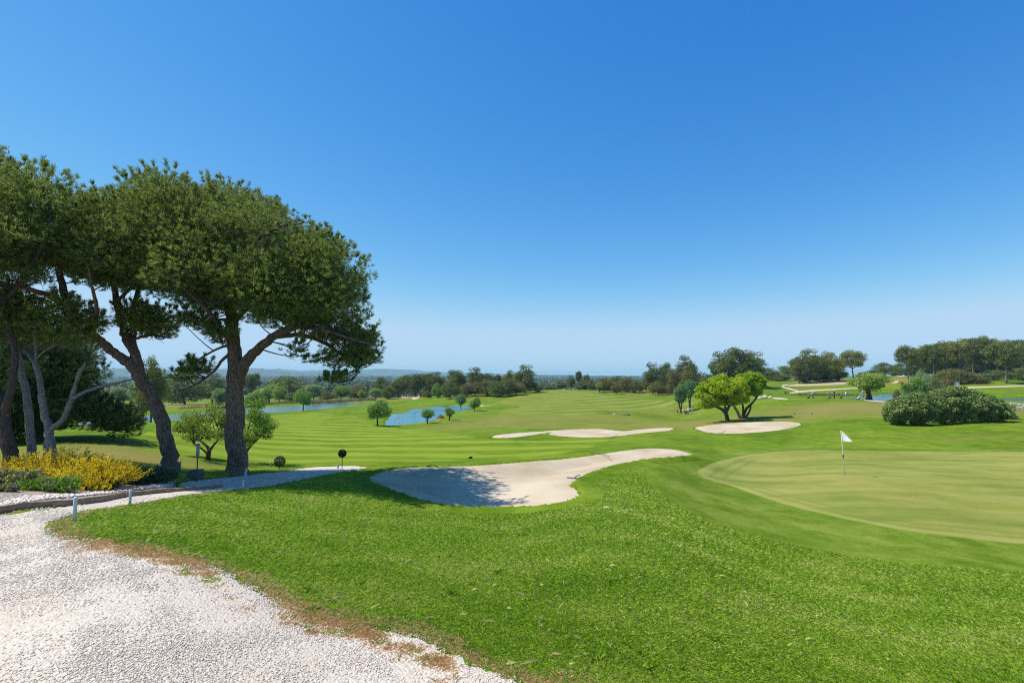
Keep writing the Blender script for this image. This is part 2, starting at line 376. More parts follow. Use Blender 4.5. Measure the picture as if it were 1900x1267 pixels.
# ------------------------------------------------------------------ setting materials
def grass_mat(name, a, b, c, stripe=None, dry=True, scale=1.0, ring=False, wild=False, streak=False):
    t = NT(name); p = t.pos()
    big = t.noise(.11 * scale, p, 3, .6); med = t.noise(.8 * scale, p, 10, .78); fine = t.noise(24, p, 6, .8)
    f = t.math('ADD', t.math('MULTIPLY', big, .45), t.math('ADD', t.math('MULTIPLY', med, .95), t.math('MULTIPLY', fine, .85)))
    f = t.math('SUBTRACT', f, .625)
    col = t.ramp(f, [(.36, a), (.5, b), (.64, c)])
    if stripe:
        ang, per, amt = stripe
        warp = t.math('MULTIPLY', t.noise(.05, p, 2), 2.2)
        d = t.n('ShaderNodeVectorMath', operation='DOT_PRODUCT'); t.l(p, d.inputs[0]); d.inputs[1].default_value = (-math.sin(ang), math.cos(ang), 0)
        s = t.math('SINE', t.math('ADD', t.math('MULTIPLY', d.outputs['Value'], 2 * math.pi / per), warp))
        s = t.math('MULTIPLY', t.math('ADD', t.math('MULTIPLY', s, 2.0, False), .5), amt, True)
        nz = t.noise(.35, p, 3); s = t.math('MULTIPLY', s, t.math('ADD', t.math('MULTIPLY', nz, 1.2), .2), True)
        col = t.mix(s, col, (c[0] * 1.22, c[1] * 1.18, c[2] * 1.5))
    if ring:
        e = t.attr('edge'); 
        def band(e0, inv): return t.math('SUBTRACT', 1.0, t.math('MULTIPLY', t.math('ABSOLUTE', t.math('SUBTRACT', e, e0)), inv), True)
        m1 = t.noise(1.0, t.map(p, (.15, .75, 1), (0, 0, .35)), 5, .62); m3 = t.noise(.8, t.map(p, (.12, .7, 1), (0, 0, -.5)), 4, .6)
        col = t.mix(t.math('MULTIPLY', t.math('SUBTRACT', m1, .46, True), 5.0, True), col, (a[0] * .76, a[1] * .88, a[2] * .85))
        col = t.mix(t.math('MULTIPLY', t.math('SUBTRACT', m3, .52, True), 4.0, True), col, (c[0] * 1.05, c[1] * 1.06, c[2] * 1.2))
        col = t.mix(t.math('MULTIPLY', band(.22, 4.0), .5), col, (c[0] * 1.1, c[1] * 1.12, c[2] * 1.3))
        col = t.mix(t.math('MULTIPLY', band(.62, 6.0), .6), col, (a[0] * .74, a[1] * .84, a[2] * .8))
        col = t.mix(t.math('MULTIPLY', band(1.15, 7.0), .6), col, (a[0] * .78, a[1] * .86, a[2] * .8))
        m2 = t.noise(.22, p, 3); col = t.mix(t.math('MULTIPLY', t.math('SUBTRACT', m2, .55, True), 3.0, True), col, (.30, .245, .065))
    if streak:
        s1 = t.noise(.55, t.map(p, (.3, 1, 1), (0, 0, .15)), 6, .7); s2 = t.noise(.16, p, 3)
        col = t.mix(t.math('MULTIPLY', t.math('SUBTRACT', s1, .50, True), 3.2, True), col, (b[0] * 1.45, b[1] * 1.12, b[2] * 2.2))
        col = t.mix(t.math('MULTIPLY', t.math('SUBTRACT', s2, .52, True), 3.0, True), col, (a[0] * .85, a[1] * .95, a[2]))
    if dry:
        dn = t.noise(.45, p, 4, .65)
        dr = t.math('MULTIPLY', t.math('ADD', t.attr('dry'), t.math('MULTIPLY', t.math('SUBTRACT', dn, .5), 1.1)), 1.25, True)
        dr = t.math('MULTIPLY', dr, t.math('MULTIPLY', t.attr('dry'), 3.0, True), True)
        col = t.mix(dr, col, t.ramp(fine, [(.3, (.13, .125, .025)), (.7, (.26, .225, .065))]))
    if wild:
        wn = t.noise(.006, p, 5, .6); wc = t.ramp(wn, [(.3, (.045, .075, .03)), (.5, (.08, .11, .04)), (.62, (.17, .16, .08)), (.75, (.06, .10, .035))])
        col = t.mix(t.attr('wild'), col, wc)
    h = t.math('ADD', t.math('MULTIPLY', fine, .6), t.math('MULTIPLY', t.noise(9, p, 3), .6))
    return t.pbr(col, .9, .03, h, .7, .03)

M_ROUGH = grass_mat('rough grass', (.055, .112, .004), (.108, .178, .008), (.178, .232, .024), wild=True, streak=True)
M_FAIR = grass_mat('fairway grass', (0.0800, 0.1360, 0.0056), (0.1200, 0.1880, 0.0088), (0.1640, 0.2200, 0.0176), stripe=(math.radians(-3), 6.6, .62), dry=False)
M_FAIR2 = grass_mat('upper fairway grass', (0.1000, 0.1400, 0.0112), (0.1320, 0.1760, 0.0176), (0.1720, 0.2040, 0.0320), stripe=(math.radians(43), 8.5, .5), dry=False, streak=True)
M_GREEN = grass_mat('putting green grass', (0.1785, 0.1995, 0.0350), (0.2205, 0.2345, 0.0490), (0.2625, 0.2625, 0.0665), dry=False, ring=True)
M_FRINGE = grass_mat('collar grass', (.068, .128, .006), (.118, .182, .013), (.200, .240, .042), dry=False, scale=1.6, streak=True)
M_FGREEN = grass_mat('far green grass', (0.0720, 0.1440, 0.0056), (0.1000, 0.1880, 0.0088), (0.1320, 0.2120, 0.0160), dry=False)

def gravel_mat():
    t = NT('pale limestone gravel'); p = t.pos()
    v = t.n('ShaderNodeTexVoronoi', i_Scale=55.0); t.l(p, v.inputs['Vector'])
    big = t.noise(.7, p, 4, .6); fine = t.noise(120, p, 3)
    c1 = t.ramp(v.outputs['Color'], [(.1, (.43, .365, .285)), (.5, (.54, .47, .385)), (.9, (.63, .56, .475))])
    c = t.mix(t.math('MULTIPLY', t.math('SUBTRACT', big, .45, True), 2.5, True), c1, (.50, .42, .32))
    h = t.math('ADD', t.math('SUBTRACT', 1.0, v.outputs['Distance']), t.math('MULTIPLY', fine, .4))
    return t.pbr(c, .9, .15, h, .7, .012)
def sand_mat():
    t = NT('bunker sand'); p = t.pos(); big = t.noise(.33, p, 4, .6); fine = t.noise(60, p, 4, .7); lines = t.noise(3.5, t.map(p, (.35, 3.2, 1), (0, 0, .5)), 3)
    c = t.ramp(t.math('ADD', t.math('MULTIPLY', big, .8), t.math('MULTIPLY', fine, .2)), [(.40, (0.500, 0.420, 0.305)), (.52, (0.455, 0.365, 0.245)), (.62, (0.385, 0.301, 0.187))])
    h = t.math('ADD', t.math('MULTIPLY', fine, .7), lines)
    return t.pbr(c, .95, .1, h, .6, .03)
def bed_mat():
    t = NT('soil and pebbles'); p = t.pos(); v = t.n('ShaderNodeTexVoronoi', i_Scale=22.0); t.l(p, v.inputs['Vector']); n = t.noise(2.5, p, 4)
    c = t.ramp(v.outputs['Color'], [(.2, (.20, .16, .12)), (.55, (.38, .33, .27)), (.9, (.58, .53, .46))])
    c = t.mix(t.math('MULTIPLY', n, .6), c, (.16, .13, .09))
    return t.pbr(c, .95, .1, v.outputs['Distance'], .8, .03)
def water_mat(name, col):
    t = NT(name); p = t.pos()
    n1 = t.noise(1.3, t.map(p, (1, 2.2, 1)), 4, .6); n2 = t.noise(.12, p, 3)
    c = t.ramp(n2, [(.3, [q * .85 for q in col]), (.7, [q * 1.15 for q in col])])
    b = t.n('ShaderNodeBsdfPrincipled', i_Roughness=.09, i_IOR=1.33); t.l(c, b.inputs['Base Color'])
    q = t.n('ShaderNodeBump', i_Strength=.9, i_Distance=.05); t.l(n1, q.inputs['Height']); t.l(q.outputs[0], b.inputs['Normal'])
    t.l(b.outputs[0], t.out.inputs['Surface']); return t.m
M_GRAVEL = gravel_mat(); M_SAND = sand_mat(); M_BED = bed_mat()
M_WATER = {'far': water_mat('green grey pond water', (.11, .19, .19)), 'mid': water_mat('turquoise pond water', (.065, .235, .31)), 'right': water_mat('blue pond water', (.03, .14, .30))}
M_TRACK = plain('pale cart track', (.46, .385, .29), .95, .1, var=.1, scale=.8)
M_DIRT = plain('bare tan earth', (.40, .30, .19), .95, .1, var=.25, scale=.9)

# ------------------------------------------------------------------ ground
U = np.arange(-1.75, 1.7501, 0.0058)
WL = np.concatenate([np.arange(math.log(.9), math.log(7), .03), np.arange(math.log(7), math.log(330), .0145), np.arange(math.log(330), math.log(9800), .05)])
UU, WW = np.meshgrid(U, WL); GY = np.exp(WW); GX = UU * GY
GZ = H(GX, GY)
def blob(px, py, rx, ry, amt, Yx, Yy):
    p = G(px, py); return amt * np.exp(-(((Yx - p[0]) / rx) ** 2 + ((Yy - p[1]) / ry) ** 2))
def dry_at(x, y):
    d = np.zeros(np.shape(x))
    for a in [(100,845,5,3.2,.42),(190,825,5,3,.36),(250,850,3,2,.34),(310,860,2,2,.25),(60,850,3,3,.55),
              (1000,790,18,8,.38),(1150,778,14,16,.42),(1300,785,10,8,.55),(900,785,12,10,.42),(960,772,14,14,.4),
              (1640,755,16,12,.45),(1560,752,14,10,.3),(1750,762,16,12,.35),(1320,790,6,5,.45),(1500,772,8,9,.25),(1250,760,24,26,.33),
              (1560,708,22,22,.6),(1620,705,14,22,.5),(1700,705,20,22,.4),(1230,730,26,20,.5),(1180,727,20,16,.5),
              (420,752,40,25,.75),(620,743,40,20,.7),(250,752,40,30,.7),(850,740,20,10,.3),(1850,755,12,10,.3),(1820,812,8,5,.25),(780,760,16,12,.2)]:
        d = d + blob(*a, x, y)
    return np.clip(d, 0, 1)
GD = dry_at(GX, GY)
GWILD = sstep(255, 420, GY)
sink = np.zeros(GX.shape)
def near_box(poly, m):
    lo = poly.min(0) - m; hi = poly.max(0) + m
    return (GX > lo[0]) & (GX < hi[0]) & (GY > lo[1]) & (GY < hi[1])
def sink_under(poly, margin, depth):
    b = near_box(poly, 1); x = GX[b]; y = GY[b]; i = inside(poly, x, y); d = pdist(poly, x, y)
    m = margin(y) if callable(margin) else margin
    sink[b] = np.maximum(sink[b], np.where(i & (d > m), depth * np.clip((d - m) / m, 0, 1), 0))
for k in ('gravel', 'bed', 'green', 'fringe', 'fair_near', 'fair_far', 'far_green'):
    sink_under(POLY[k], lambda y: np.clip(.018 * y, .05, 4), .25)
for k in BUNK: sink_under(BUNK[k], lambda y: .016 * y, .9)
for k in BUNK:
    b = near_box(BUNK[k], 2); x = GX[b]; y = GY[b]; i = inside(BUNK[k], x, y); d = pdist(BUNK[k], x, y)
    GZ[b] += np.where(i, 0, (.10 if k == 'main' else .03) * np.exp(-(d / .45) ** 2))
GZ = GZ - sink
for k in WATER:
    b = near_box(WATER[k], 12); x = GX[b]; y = GY[b]; z = GZ[b]; i = inside(WATER[k], x, y); d = pdist(WATER[k], x, y)
    z = np.where(i, np.minimum(z, WATER_Z[k] - .02 - np.clip(d * .25, 0, 1.2)), np.maximum(z, WATER_Z[k] + .06 + np.minimum(d * .05, .3) * (d < 12)))
    GZ[b] = np.where(d < 12, z, GZ[b])
nr, nc = GX.shape
ii = (np.arange(nr - 1)[:, None] * nc + np.arange(nc - 1)[None, :])
FG = np.stack([ii, ii + 1, ii + nc + 1, ii + nc], -1).reshape(-1, 4)
me = mesh_np('ground', np.stack([GX, GY, GZ], -1).reshape(-1, 3), FG, {'dry': GD.ravel(), 'wild': GWILD.ravel()}, True)
tag(obj('ground', me, M_ROUGH), 'rough grass slopes of the golf course rolling down to the plain', 'ground', kind='structure')

def sheet(name, poly, off, mat, label, cat, dens=.02, zfun=None, flat=None, rings=(), tuck=(.02, .0005)):
    """a draped sheet cut to an outline"""
    lp = np.stack([poly[:, 0] / poly[:, 1], np.log(poly[:, 1])], 1)
    lo = lp.min(0); hi = lp.max(0); sp = max(dens, math.sqrt((hi[0]-lo[0]) * (hi[1]-lo[1]) / 9000))
    gu, gw = np.meshgrid(np.arange(lo[0], hi[0], sp * .6), np.arange(lo[1], hi[1], sp)); gu = gu.ravel(); gw = gw.ravel()
    gu = gu + RNG.uniform(-.2, .2, len(gu)) * sp * .6
    k = inside(lp, gu, gw); gu = gu[k]; gw = gw[k]
    d = pdist(lp, gu, gw); k = d > sp * .25; gu = gu[k]; gw = gw[k]
    nb = len(lp)
    for rd in rings:
        t = np.roll(poly, -1, 0) - np.roll(poly, 1, 0); nn = np.stack([-t[:, 1], t[:, 0]], 1); nn /= np.maximum(np.linalg.norm(nn, axis=1, keepdims=True), 1e-6)
        q = poly + nn * .02; ins = inside(poly, q[:, 0], q[:, 1]); nn[~ins] *= -1; q = poly + nn * rd; q = q[inside(poly, q[:, 0], q[:, 1])]; q = q[pdist(poly, q[:, 0], q[:, 1]) > rd * .9]
        gu = np.concatenate([gu, q[:, 0] / q[:, 1]]); gw = np.concatenate([gw, np.log(q[:, 1])])
    vs = [Vector(q) for q in lp] + [Vector((a, b)) for a, b in zip(gu, gw)]
    r = delaunay_2d_cdt(vs, [], [list(range(nb))], 1, 1e-7)
    q = np.array([v[:] for v in r[0]]); y = np.exp(q[:, 1]); x = q[:, 0] * y
    F = np.array([f for f in r[2] if len(f) == 3])
    ed = pdist(poly, x, y)
    z = np.full(len(x), flat) if flat is not None else H(x, y) + off + .00025 * y
    if zfun is not None: z = z + zfun(x, y, ed)
    if flat is None: z = z - np.where(ed < .004, tuck[0] + tuck[1] * y, 0)      # the rim tucks into the turf
    V = np.stack([x, y, z], 1)
    n = np.cross(V[F[:, 1]] - V[F[:, 0]], V[F[:, 2]] - V[F[:, 0]])
    flip = n[:, 2] < 0; F[flip] = F[flip][:, ::-1]
    me = mesh_np(name, V, F, {'edge': ed}, True)
    return tag(obj(name, me, mat), label, cat, kind='structure')
sheet('gravel_path', POLY['gravel'], .008, M_GRAVEL, 'pale limestone gravel path widening towards the viewer', 'path')
sheet('flower_bed', POLY['bed'], .012, M_BED, 'bed of soil and white pebbles behind the timber edging', 'flower bed')
sheet('fairway', POLY['fair_near'], .02, M_FAIR, 'bright green striped fairway reaching from the big bunker to the pond', 'fairway')
sheet('fairway', POLY['fair_far'], .02, M_FAIR2, 'paler fairway with diagonal mowing stripes climbing to the crest', 'fairway')
sheet('putting_green', POLY['far_green'], .02, M_FGREEN, 'small distant green between the two ponds and the dark pines', 'putting green')
sheet('green_collar', POLY['fringe'], .012, M_FRINGE, 'darker mown collar around the large putting green', 'collar', tuck=(.02, .0002))
sheet('putting_green', POLY['green'], .024, M_GREEN, 'large pale smooth putting green with the white flag', 'putting green', rings=(.08, .2, .36, .55, .75, .92, 1.05, 1.2), tuck=(.012, .0001))
BL = {'main': 'big curved bunker half in tree shadow below the mound', 'slim': 'slim bunker left of the wavy one in mid distance', 'wavy': 'wavy bunker with a dipped upper edge in mid distance',
      'oval': 'oval bunker in front of the yellow green tree', 'small': 'small far bunker above the small distant green', 'crest': 'sliver of sand on the crest beside the dark pine'}
for k in BUNK:
    Ym = BUNK[k][:, 1].mean(); dp = .28 if k == 'main' else .10
    sheet('sand_bunker', BUNK[k], .03, M_SAND, BL[k], 'bunker', tuck=(.005, .0002),
          zfun=lambda x, y, d, dp=dp: -dp * sstep(.02 * y, .02 * y + 2.0, d) + .02 * np.sin(x * 1.7 + np.sin(y * 2.1)) * sstep(.3, 1.5, d))
WLAB = {'far': 'long grey green pond along the far edge of the fairway', 'mid': 'turquoise pond behind the single willow', 'right': 'blue pond behind the golfers and the large shrub'}
for k in WATER:
    sheet('water', WATER[k], 0, M_WATER[k], WLAB[k], 'pond', flat=WATER_Z[k])
# cart tracks and bare earth
for lab, line, half, m in [
    ('pale cart track crossing below the right hand pines', [(1466,729.5),(1484,726.8),(1510,724.6),(1545,722.6),(1580,720.6),(1612,719)], [.7,1.5,1.35,1.1,.9,.7], M_TRACK),
    ('pale cart track curling up to the left of the pines', [(1482,726),(1466,721.5),(1451,717.6),(1455,714.6),(1464,714)], [1.0,1.4,1.4,1.1,.6], M_TRACK),
    ('pale cart track running under the wood on the right', [(1776,719.5),(1800,719),(1850,717.6),(1900,715.6),(1960,713)], [.8,1.15,1.1,1.0,.8], M_TRACK),
    ('pale track end beside the rocks behind the yellow green tree', [(1434,738.5),(1446,739.4),(1460,740.4)], [1.0,1.4,.8], M_TRACK),
    ('pale track edge by the blue pond', [(1606,742.8),(1630,744.6),(1656,746.2)], [.6,1.1,.7], M_TRACK)]:
    sheet('cart_track', outline(ribbon_px(line, half), 4), .05, m, lab, 'path', tuck=(.03, .0002))
for lab, pp in [('bare tan slope under the two tone pines', [(1460,716),(1490,710),(1530,708.5),(1570,708),(1590,710),(1560,713.5),(1500,716.5)]),
                ('bare pale patch beside the bright green willow', [(1655,710),(1668,705),(1676,704.5),(1674,709),(1664,711.5)]),
                ('pale sand strip on the rise in front of the wood', [(1662,698),(1680,696),(1692,695),(1686,697.5),(1668,699.5)])]:
    sheet('bare_earth', outline(pp, 5), .05, M_DIRT if 'tan' in lab else M_TRACK, lab, 'bare ground')

# far hills, each a real ridge
def ridge(name, prof, Y, depth, mat, label, base=-24):
    prof = np.array(prof, float); xs = np.linspace(prof[0, 0], prof[-1, 0], 260); ys = np.interp(xs, prof[:, 0], prof[:, 1])
    ys += .5 * np.interp(xs, np.linspace(xs[0], xs[-1], 90), RNG.standard_normal(90)) * np.clip((694 - ys) / 8, 0, 1)
    V = []; nrow = 12
    for r in range(nrow):
        s = r / (nrow - 1); prof_s = math.sin(math.pi * min(1, s * 1.0)) ** .8 if s < .5 else math.sin(math.pi * s) ** .8
        YY = Y + (s - .5) * depth
        for a, b in zip(xs, ys):
            p = P(a, b, Y); top = max(p[2], base + .5)
            V.append([p[0] * YY / Y, YY, base + (top - base) * prof_s * (1 + .12 * RNG.standard_normal() * (0 < s < .45))])
    i = (np.arange(nrow - 1)[:, None] * len(xs) + np.arange(len(xs) - 1)[None, :])
    F = np.stack([i, i + 1, i + len(xs) + 1, i + len(xs)], -1).reshape(-1, 4)
    return tag(obj(name, mesh_np(name, V, F, None, True), mat), label, 'hills', kind='structure')
def hill_mat():
    t = NT('wooded far hillside'); n = t.noise(.012, t.pos(), 6, .7)
    return t.pbr(t.ramp(n, [(.35, (.04, .06, .035)), (.55, (.08, .09, .06)), (.7, (.20, .18, .14))]), .95, .05)
M_HILL = hill_mat()
ridge('hills', [(-300,690),(-100,684),(60,682),(160,684),(260,684),(330,687),(372,686),(430,687),(468,683.5),(500,686),(545,690),(600,691),(680,693.5)], 5200, 1500, M_HILL, 'nearer wooded hills behind the pine trunks')
ridge('hills', [(-700,690),(-200,686),(100,688),(300,686),(420,684),(520,685),(560,687.5),(640,686.5),(690,684.5),(725,684.3),(765,685.5),(795,689),(830,690.5),(880,692),(980,694),(1080,695)], 7600, 1600, M_HILL, 'long pale blue hills fading out in the middle of the horizon')
# ------------------------------------------------------------------ plant materials
L_PINE = leaf_mat('pine needles', (0.061, 0.091, 0.018), (0.151, 0.203, 0.041), (0.335, 0.372, 0.106), .42, (0.385, 0.245, 0.139), .5)
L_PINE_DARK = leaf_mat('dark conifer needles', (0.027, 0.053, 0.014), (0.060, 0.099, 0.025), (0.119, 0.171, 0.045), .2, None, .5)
L_PINE_FAR = leaf_mat('distant pine foliage', (0.032, 0.047, 0.011), (0.120, 0.152, 0.033), (0.261, 0.273, 0.066), .2, None, .22)
L_PINE_OLIVE = leaf_mat('olive pine foliage', (0.054, 0.068, 0.010), (0.192, 0.209, 0.035), (0.375, 0.357, 0.077), .2, None, .22)
L_OAK = leaf_mat('holm oak foliage', (0.038, 0.044, 0.011), (0.141, 0.138, 0.033), (0.322, 0.266, 0.074), .2, (0.522, 0.365, 0.105), .3)
L_OAK_G = leaf_mat('green oak foliage', (0.033, 0.050, 0.011), (0.124, 0.167, 0.033), (0.260, 0.296, 0.072), .2, None, .3)
L_DECID = leaf_mat('fresh green foliage', (0.051, 0.094, 0.012), (0.180, 0.302, 0.040), (0.315, 0.446, 0.086), .35, None, .4)
L_WILLOW = leaf_mat('willow foliage', (0.071, 0.111, 0.015), (0.230, 0.338, 0.054), (0.389, 0.483, 0.108), .35, None, .4)
L_PALE = leaf_mat('pale willow foliage', (0.081, 0.120, 0.041), (0.248, 0.338, 0.126), (0.400, 0.483, 0.216), .3, None, .4)
L_CLIP = leaf_mat('blue green foliage', (0.055, 0.113, 0.040), (0.127, 0.227, 0.077), (0.255, 0.373, 0.131), .25, None, .4)
L_YELLOW = leaf_mat('yellow green foliage', (.12, .21, .006), (.32, .45, .012), (.55, .60, .035), .55, (.62, .56, .03), .8)
L_HEDGE = leaf_mat('glossy shrub foliage', (0.052, 0.090, 0.017), (0.160, 0.231, 0.055), (0.345, 0.384, 0.138), .25, (0.620, 0.583, 0.089), .9)
L_MEDLAR = leaf_mat('small tree foliage', (0.060, 0.102, 0.012), (0.144, 0.216, 0.029), (0.300, 0.372, 0.066), .4, (0.264, 0.204, 0.072), .9)
L_WOOD = leaf_mat('far woodland foliage', (0.023, 0.044, 0.017), (0.053, 0.086, 0.029), (0.105, 0.139, 0.044), .1, None, .006)
B_PINE = bark('pine bark', (.135, .088, .062), (.32, .215, .150))
B_RED = bark('orange pine bark', (.19, .105, .062), (.36, .215, .135))
B_GREY = bark('grey bark', (.20, .175, .15), (.42, .38, .34), 1.6)
B_DARK = bark('dark bark', (.075, .058, .042), (.17, .135, .105), 1.5)
B_FAR = plain('distant bark', (.20, .155, .12), .95, .1, var=.3, scale=.6)

# ------------------------------------------------------------------ foreground pines
def tufts(c, d, rng, K=9, L=.15, W=.014, spread=.75, out=None):
    """needle tufts: K thin needles spreading from each point"""
    n = len(c); cc = np.repeat(c, K, 0); dd = norm(np.repeat(norm(d), K, 0) + spread * unit(n * K, rng))
    v = np.clip(np.repeat(rng.random(n), K) * .7 + .3 * rng.random(n * K), 0, 1) * .93
    brown = np.repeat(rng.random(n) < .035, K); v = np.where(brown, 1.0, v)
    Ls = L * rng.uniform(.7, 1.15, n * K) * np.where(brown, .45, 1); Ws = W * np.where(brown, 3.2, 1)
    return leaves(cc, dd, Ls, Ws, rng, v, np.repeat(norm(d) if out is None else out, K, 0) + .5 * dd, .45)
def pads_in(poly, Y, half, n, rng, rpx=45, edge=.6, Ymin=None):
    """needle pads spread through the depth of a crown outlined in the frame"""
    poly = np.array(poly, float); lo = poly.min(0); hi = poly.max(0); out = []
    while len(out) < n:
        q = rng.uniform(lo, hi, (n * 4, 2)); q = q[inside(poly, q[:, 0], q[:, 1])]
        d = pdist(poly, q[:, 0], q[:, 1])
        for (a, b), e in zip(q, d):
            r = rng.choice([rng.uniform(.45, .75), rng.uniform(.75, 1.15)]); 
            if e < rpx * r * edge: continue
            h = half * math.sqrt(1 - (1 - min(e / 130, 1)) ** 2)
            s = rng.uniform(-1, 1); s = np.sign(s) * abs(s) ** .7
            out.append((a, b, Y + s * h, r * rpx * Y / FPX))
            if len(out) == n: break
    return out
def limb_pts(line, Y, k=5):
    """frame points (px, py, depth offset, width px) to a smooth world path with radii"""
    l = np.array(line, float); n = len(l); t = np.arange(n); tt = np.linspace(0, n - 1, (n - 1) * k + 1)
    def cr(v):
        out = []
        for q in tt:
            i = min(int(q), n - 2); f = q - i; a, b, c, d = v[max(i-1, 0)], v[i], v[i+1], v[min(i+2, n-1)]
            out.append(.5 * ((2*b) + (c-a)*f + (2*a-5*b+4*c-d)*f*f + (3*b-a-3*c+d)*f**3))
        return np.array(out)
    l = cr(l); W = np.array([P(a, b, Y + d) for a, b, d, _ in l]); R = l[:, 3] * (Y + l[:, 2]) / FPX / 2
    return W, R
def pine(name, label, base, limbs, crowns, bark_mat, leafm, seed, needle=.15, group=None, cat='pine tree', k=10, thin=.028):
    """base: (px, depth); limbs: frame paths, the first is the trunk; crowns: (outline, depth, half depth, pads, tufts per pad)"""
    rng = np.random.default_rng(seed); px, Y = base; g = ground_at(px, 0, Y) if False else None
    root_pt = None; tr = MB(); nodes = []; 
    for i, (line, off) in enumerate(limbs):
        W, R = limb_pts(line, Y + off)
        if i == 0:
            gz = float(H(W[0][0], W[0][1])); root_pt = np.array([W[0][0], W[0][1], gz])
            t = np.linspace(0, 1, len(W)); W[:, 2] += (gz - .25 - W[0][2]) * np.clip(1 - t * 2.2, 0, 1)
            hh = W[:, 2] - gz; R = R * (1 + .22 * np.exp(-np.maximum(hh, 0) / .3))
        W = W + rng.standard_normal(W.shape) * np.minimum(R * .10, .03)[:, None]
        tr.tube(W - root_pt, R, k, rough=.035); nodes.append(np.concatenate([W, R[:, None]], 1)[max(2, len(W) // 4) if i == 0 else 2:])
    nodes = np.concatenate(nodes)
    root = empty(name, root_pt, label, cat, group)
    br = MB(); CV = []; CF = []; CA = []; nv = 0
    for cr in crowns:
        poly, cY, half, npad, ntuft = cr[:5]
        for a, b, yy, r in pads_in(poly, cY, half, npad, rng, cr[5] if len(cr) > 5 else 45):
            c = P(a, b, yy)
            d = np.linalg.norm((nodes[:, :3] - c) * [1, 1, 1.25], axis=1) + np.where(nodes[:, 2] > c[2] + .3, 1.2, 0); j = np.argmin(d); s = nodes[j, :3]; ln = np.linalg.norm(c - s)
            if ln > .15:
                t = np.linspace(0, 1, 6)[:, None]; bend = np.array([0, 0, -.16 * ln]) * rng.uniform(-.4, 1) + rng.standard_normal(3) * .09 * ln
                path = s + (c - s) * t + bend * (4 * t * (1 - t)); r0 = min(nodes[j, 3] * .6, thin * (.6 + .22 * ln))
                br.tube(path - root_pt, np.linspace(r0, .010, 6), 5)
                for q in range(3):
                    e = path[rng.integers(3, 6)]; f = c + unit(1, rng)[0] * r * .8
                    br.tube(np.stack([e, (e + f) / 2 + rng.standard_normal(3) * .06, f]) - root_pt, [.009, .007, .004], 4, cap=False)
            n = int(ntuft * (r / .7) ** 1.7 * rng.uniform(.75, 1.2)); u = unit(n, rng); u[:, 2] = np.where(u[:, 2] < 0, u[:, 2] * .55, u[:, 2])
            pos = c + u * [r, r, r * .62] * (1 - .6 * rng.random(n)[:, None] ** 2.2)
            m = max(2, int(n * .045)); su = unit(m, rng); su[:, 2] = np.abs(su[:, 2]) * .6 + .5; sp = c + norm(su) * [r, r, r * .62] * rng.uniform(.9, 1.05, (m, 1)); sl = rng.uniform(.12, .42, m) * min(r / .8, 1.1)
            tt = rng.random((m, 9)); sq = (sp[:, None] + norm(su * [.45, .45, 1])[:, None] * (tt * sl[:, None])[..., None]).reshape(-1, 3)
            pos = np.concatenate([pos, sq]); u = np.concatenate([u, np.repeat(norm(su), 9, 0)])
            V, F, A = tufts(pos - root_pt, u + [0, 0, .75], rng, 9, needle, .016, .75, u + [0, 0, .25])
            CV.append(V); CF.append(F + nv); CA.append(A); nv += len(V)
    tr.build('trunk', bark_mat, root, True)
    br.build('branches', B_DARK if bark_mat is not B_GREY else B_GREY, root, True)
    me = mesh_np('crown', np.concatenate(CV), np.concatenate(CF), {'v': np.concatenate(CA)})
    obj('crown', me, leafm, root)
    return root

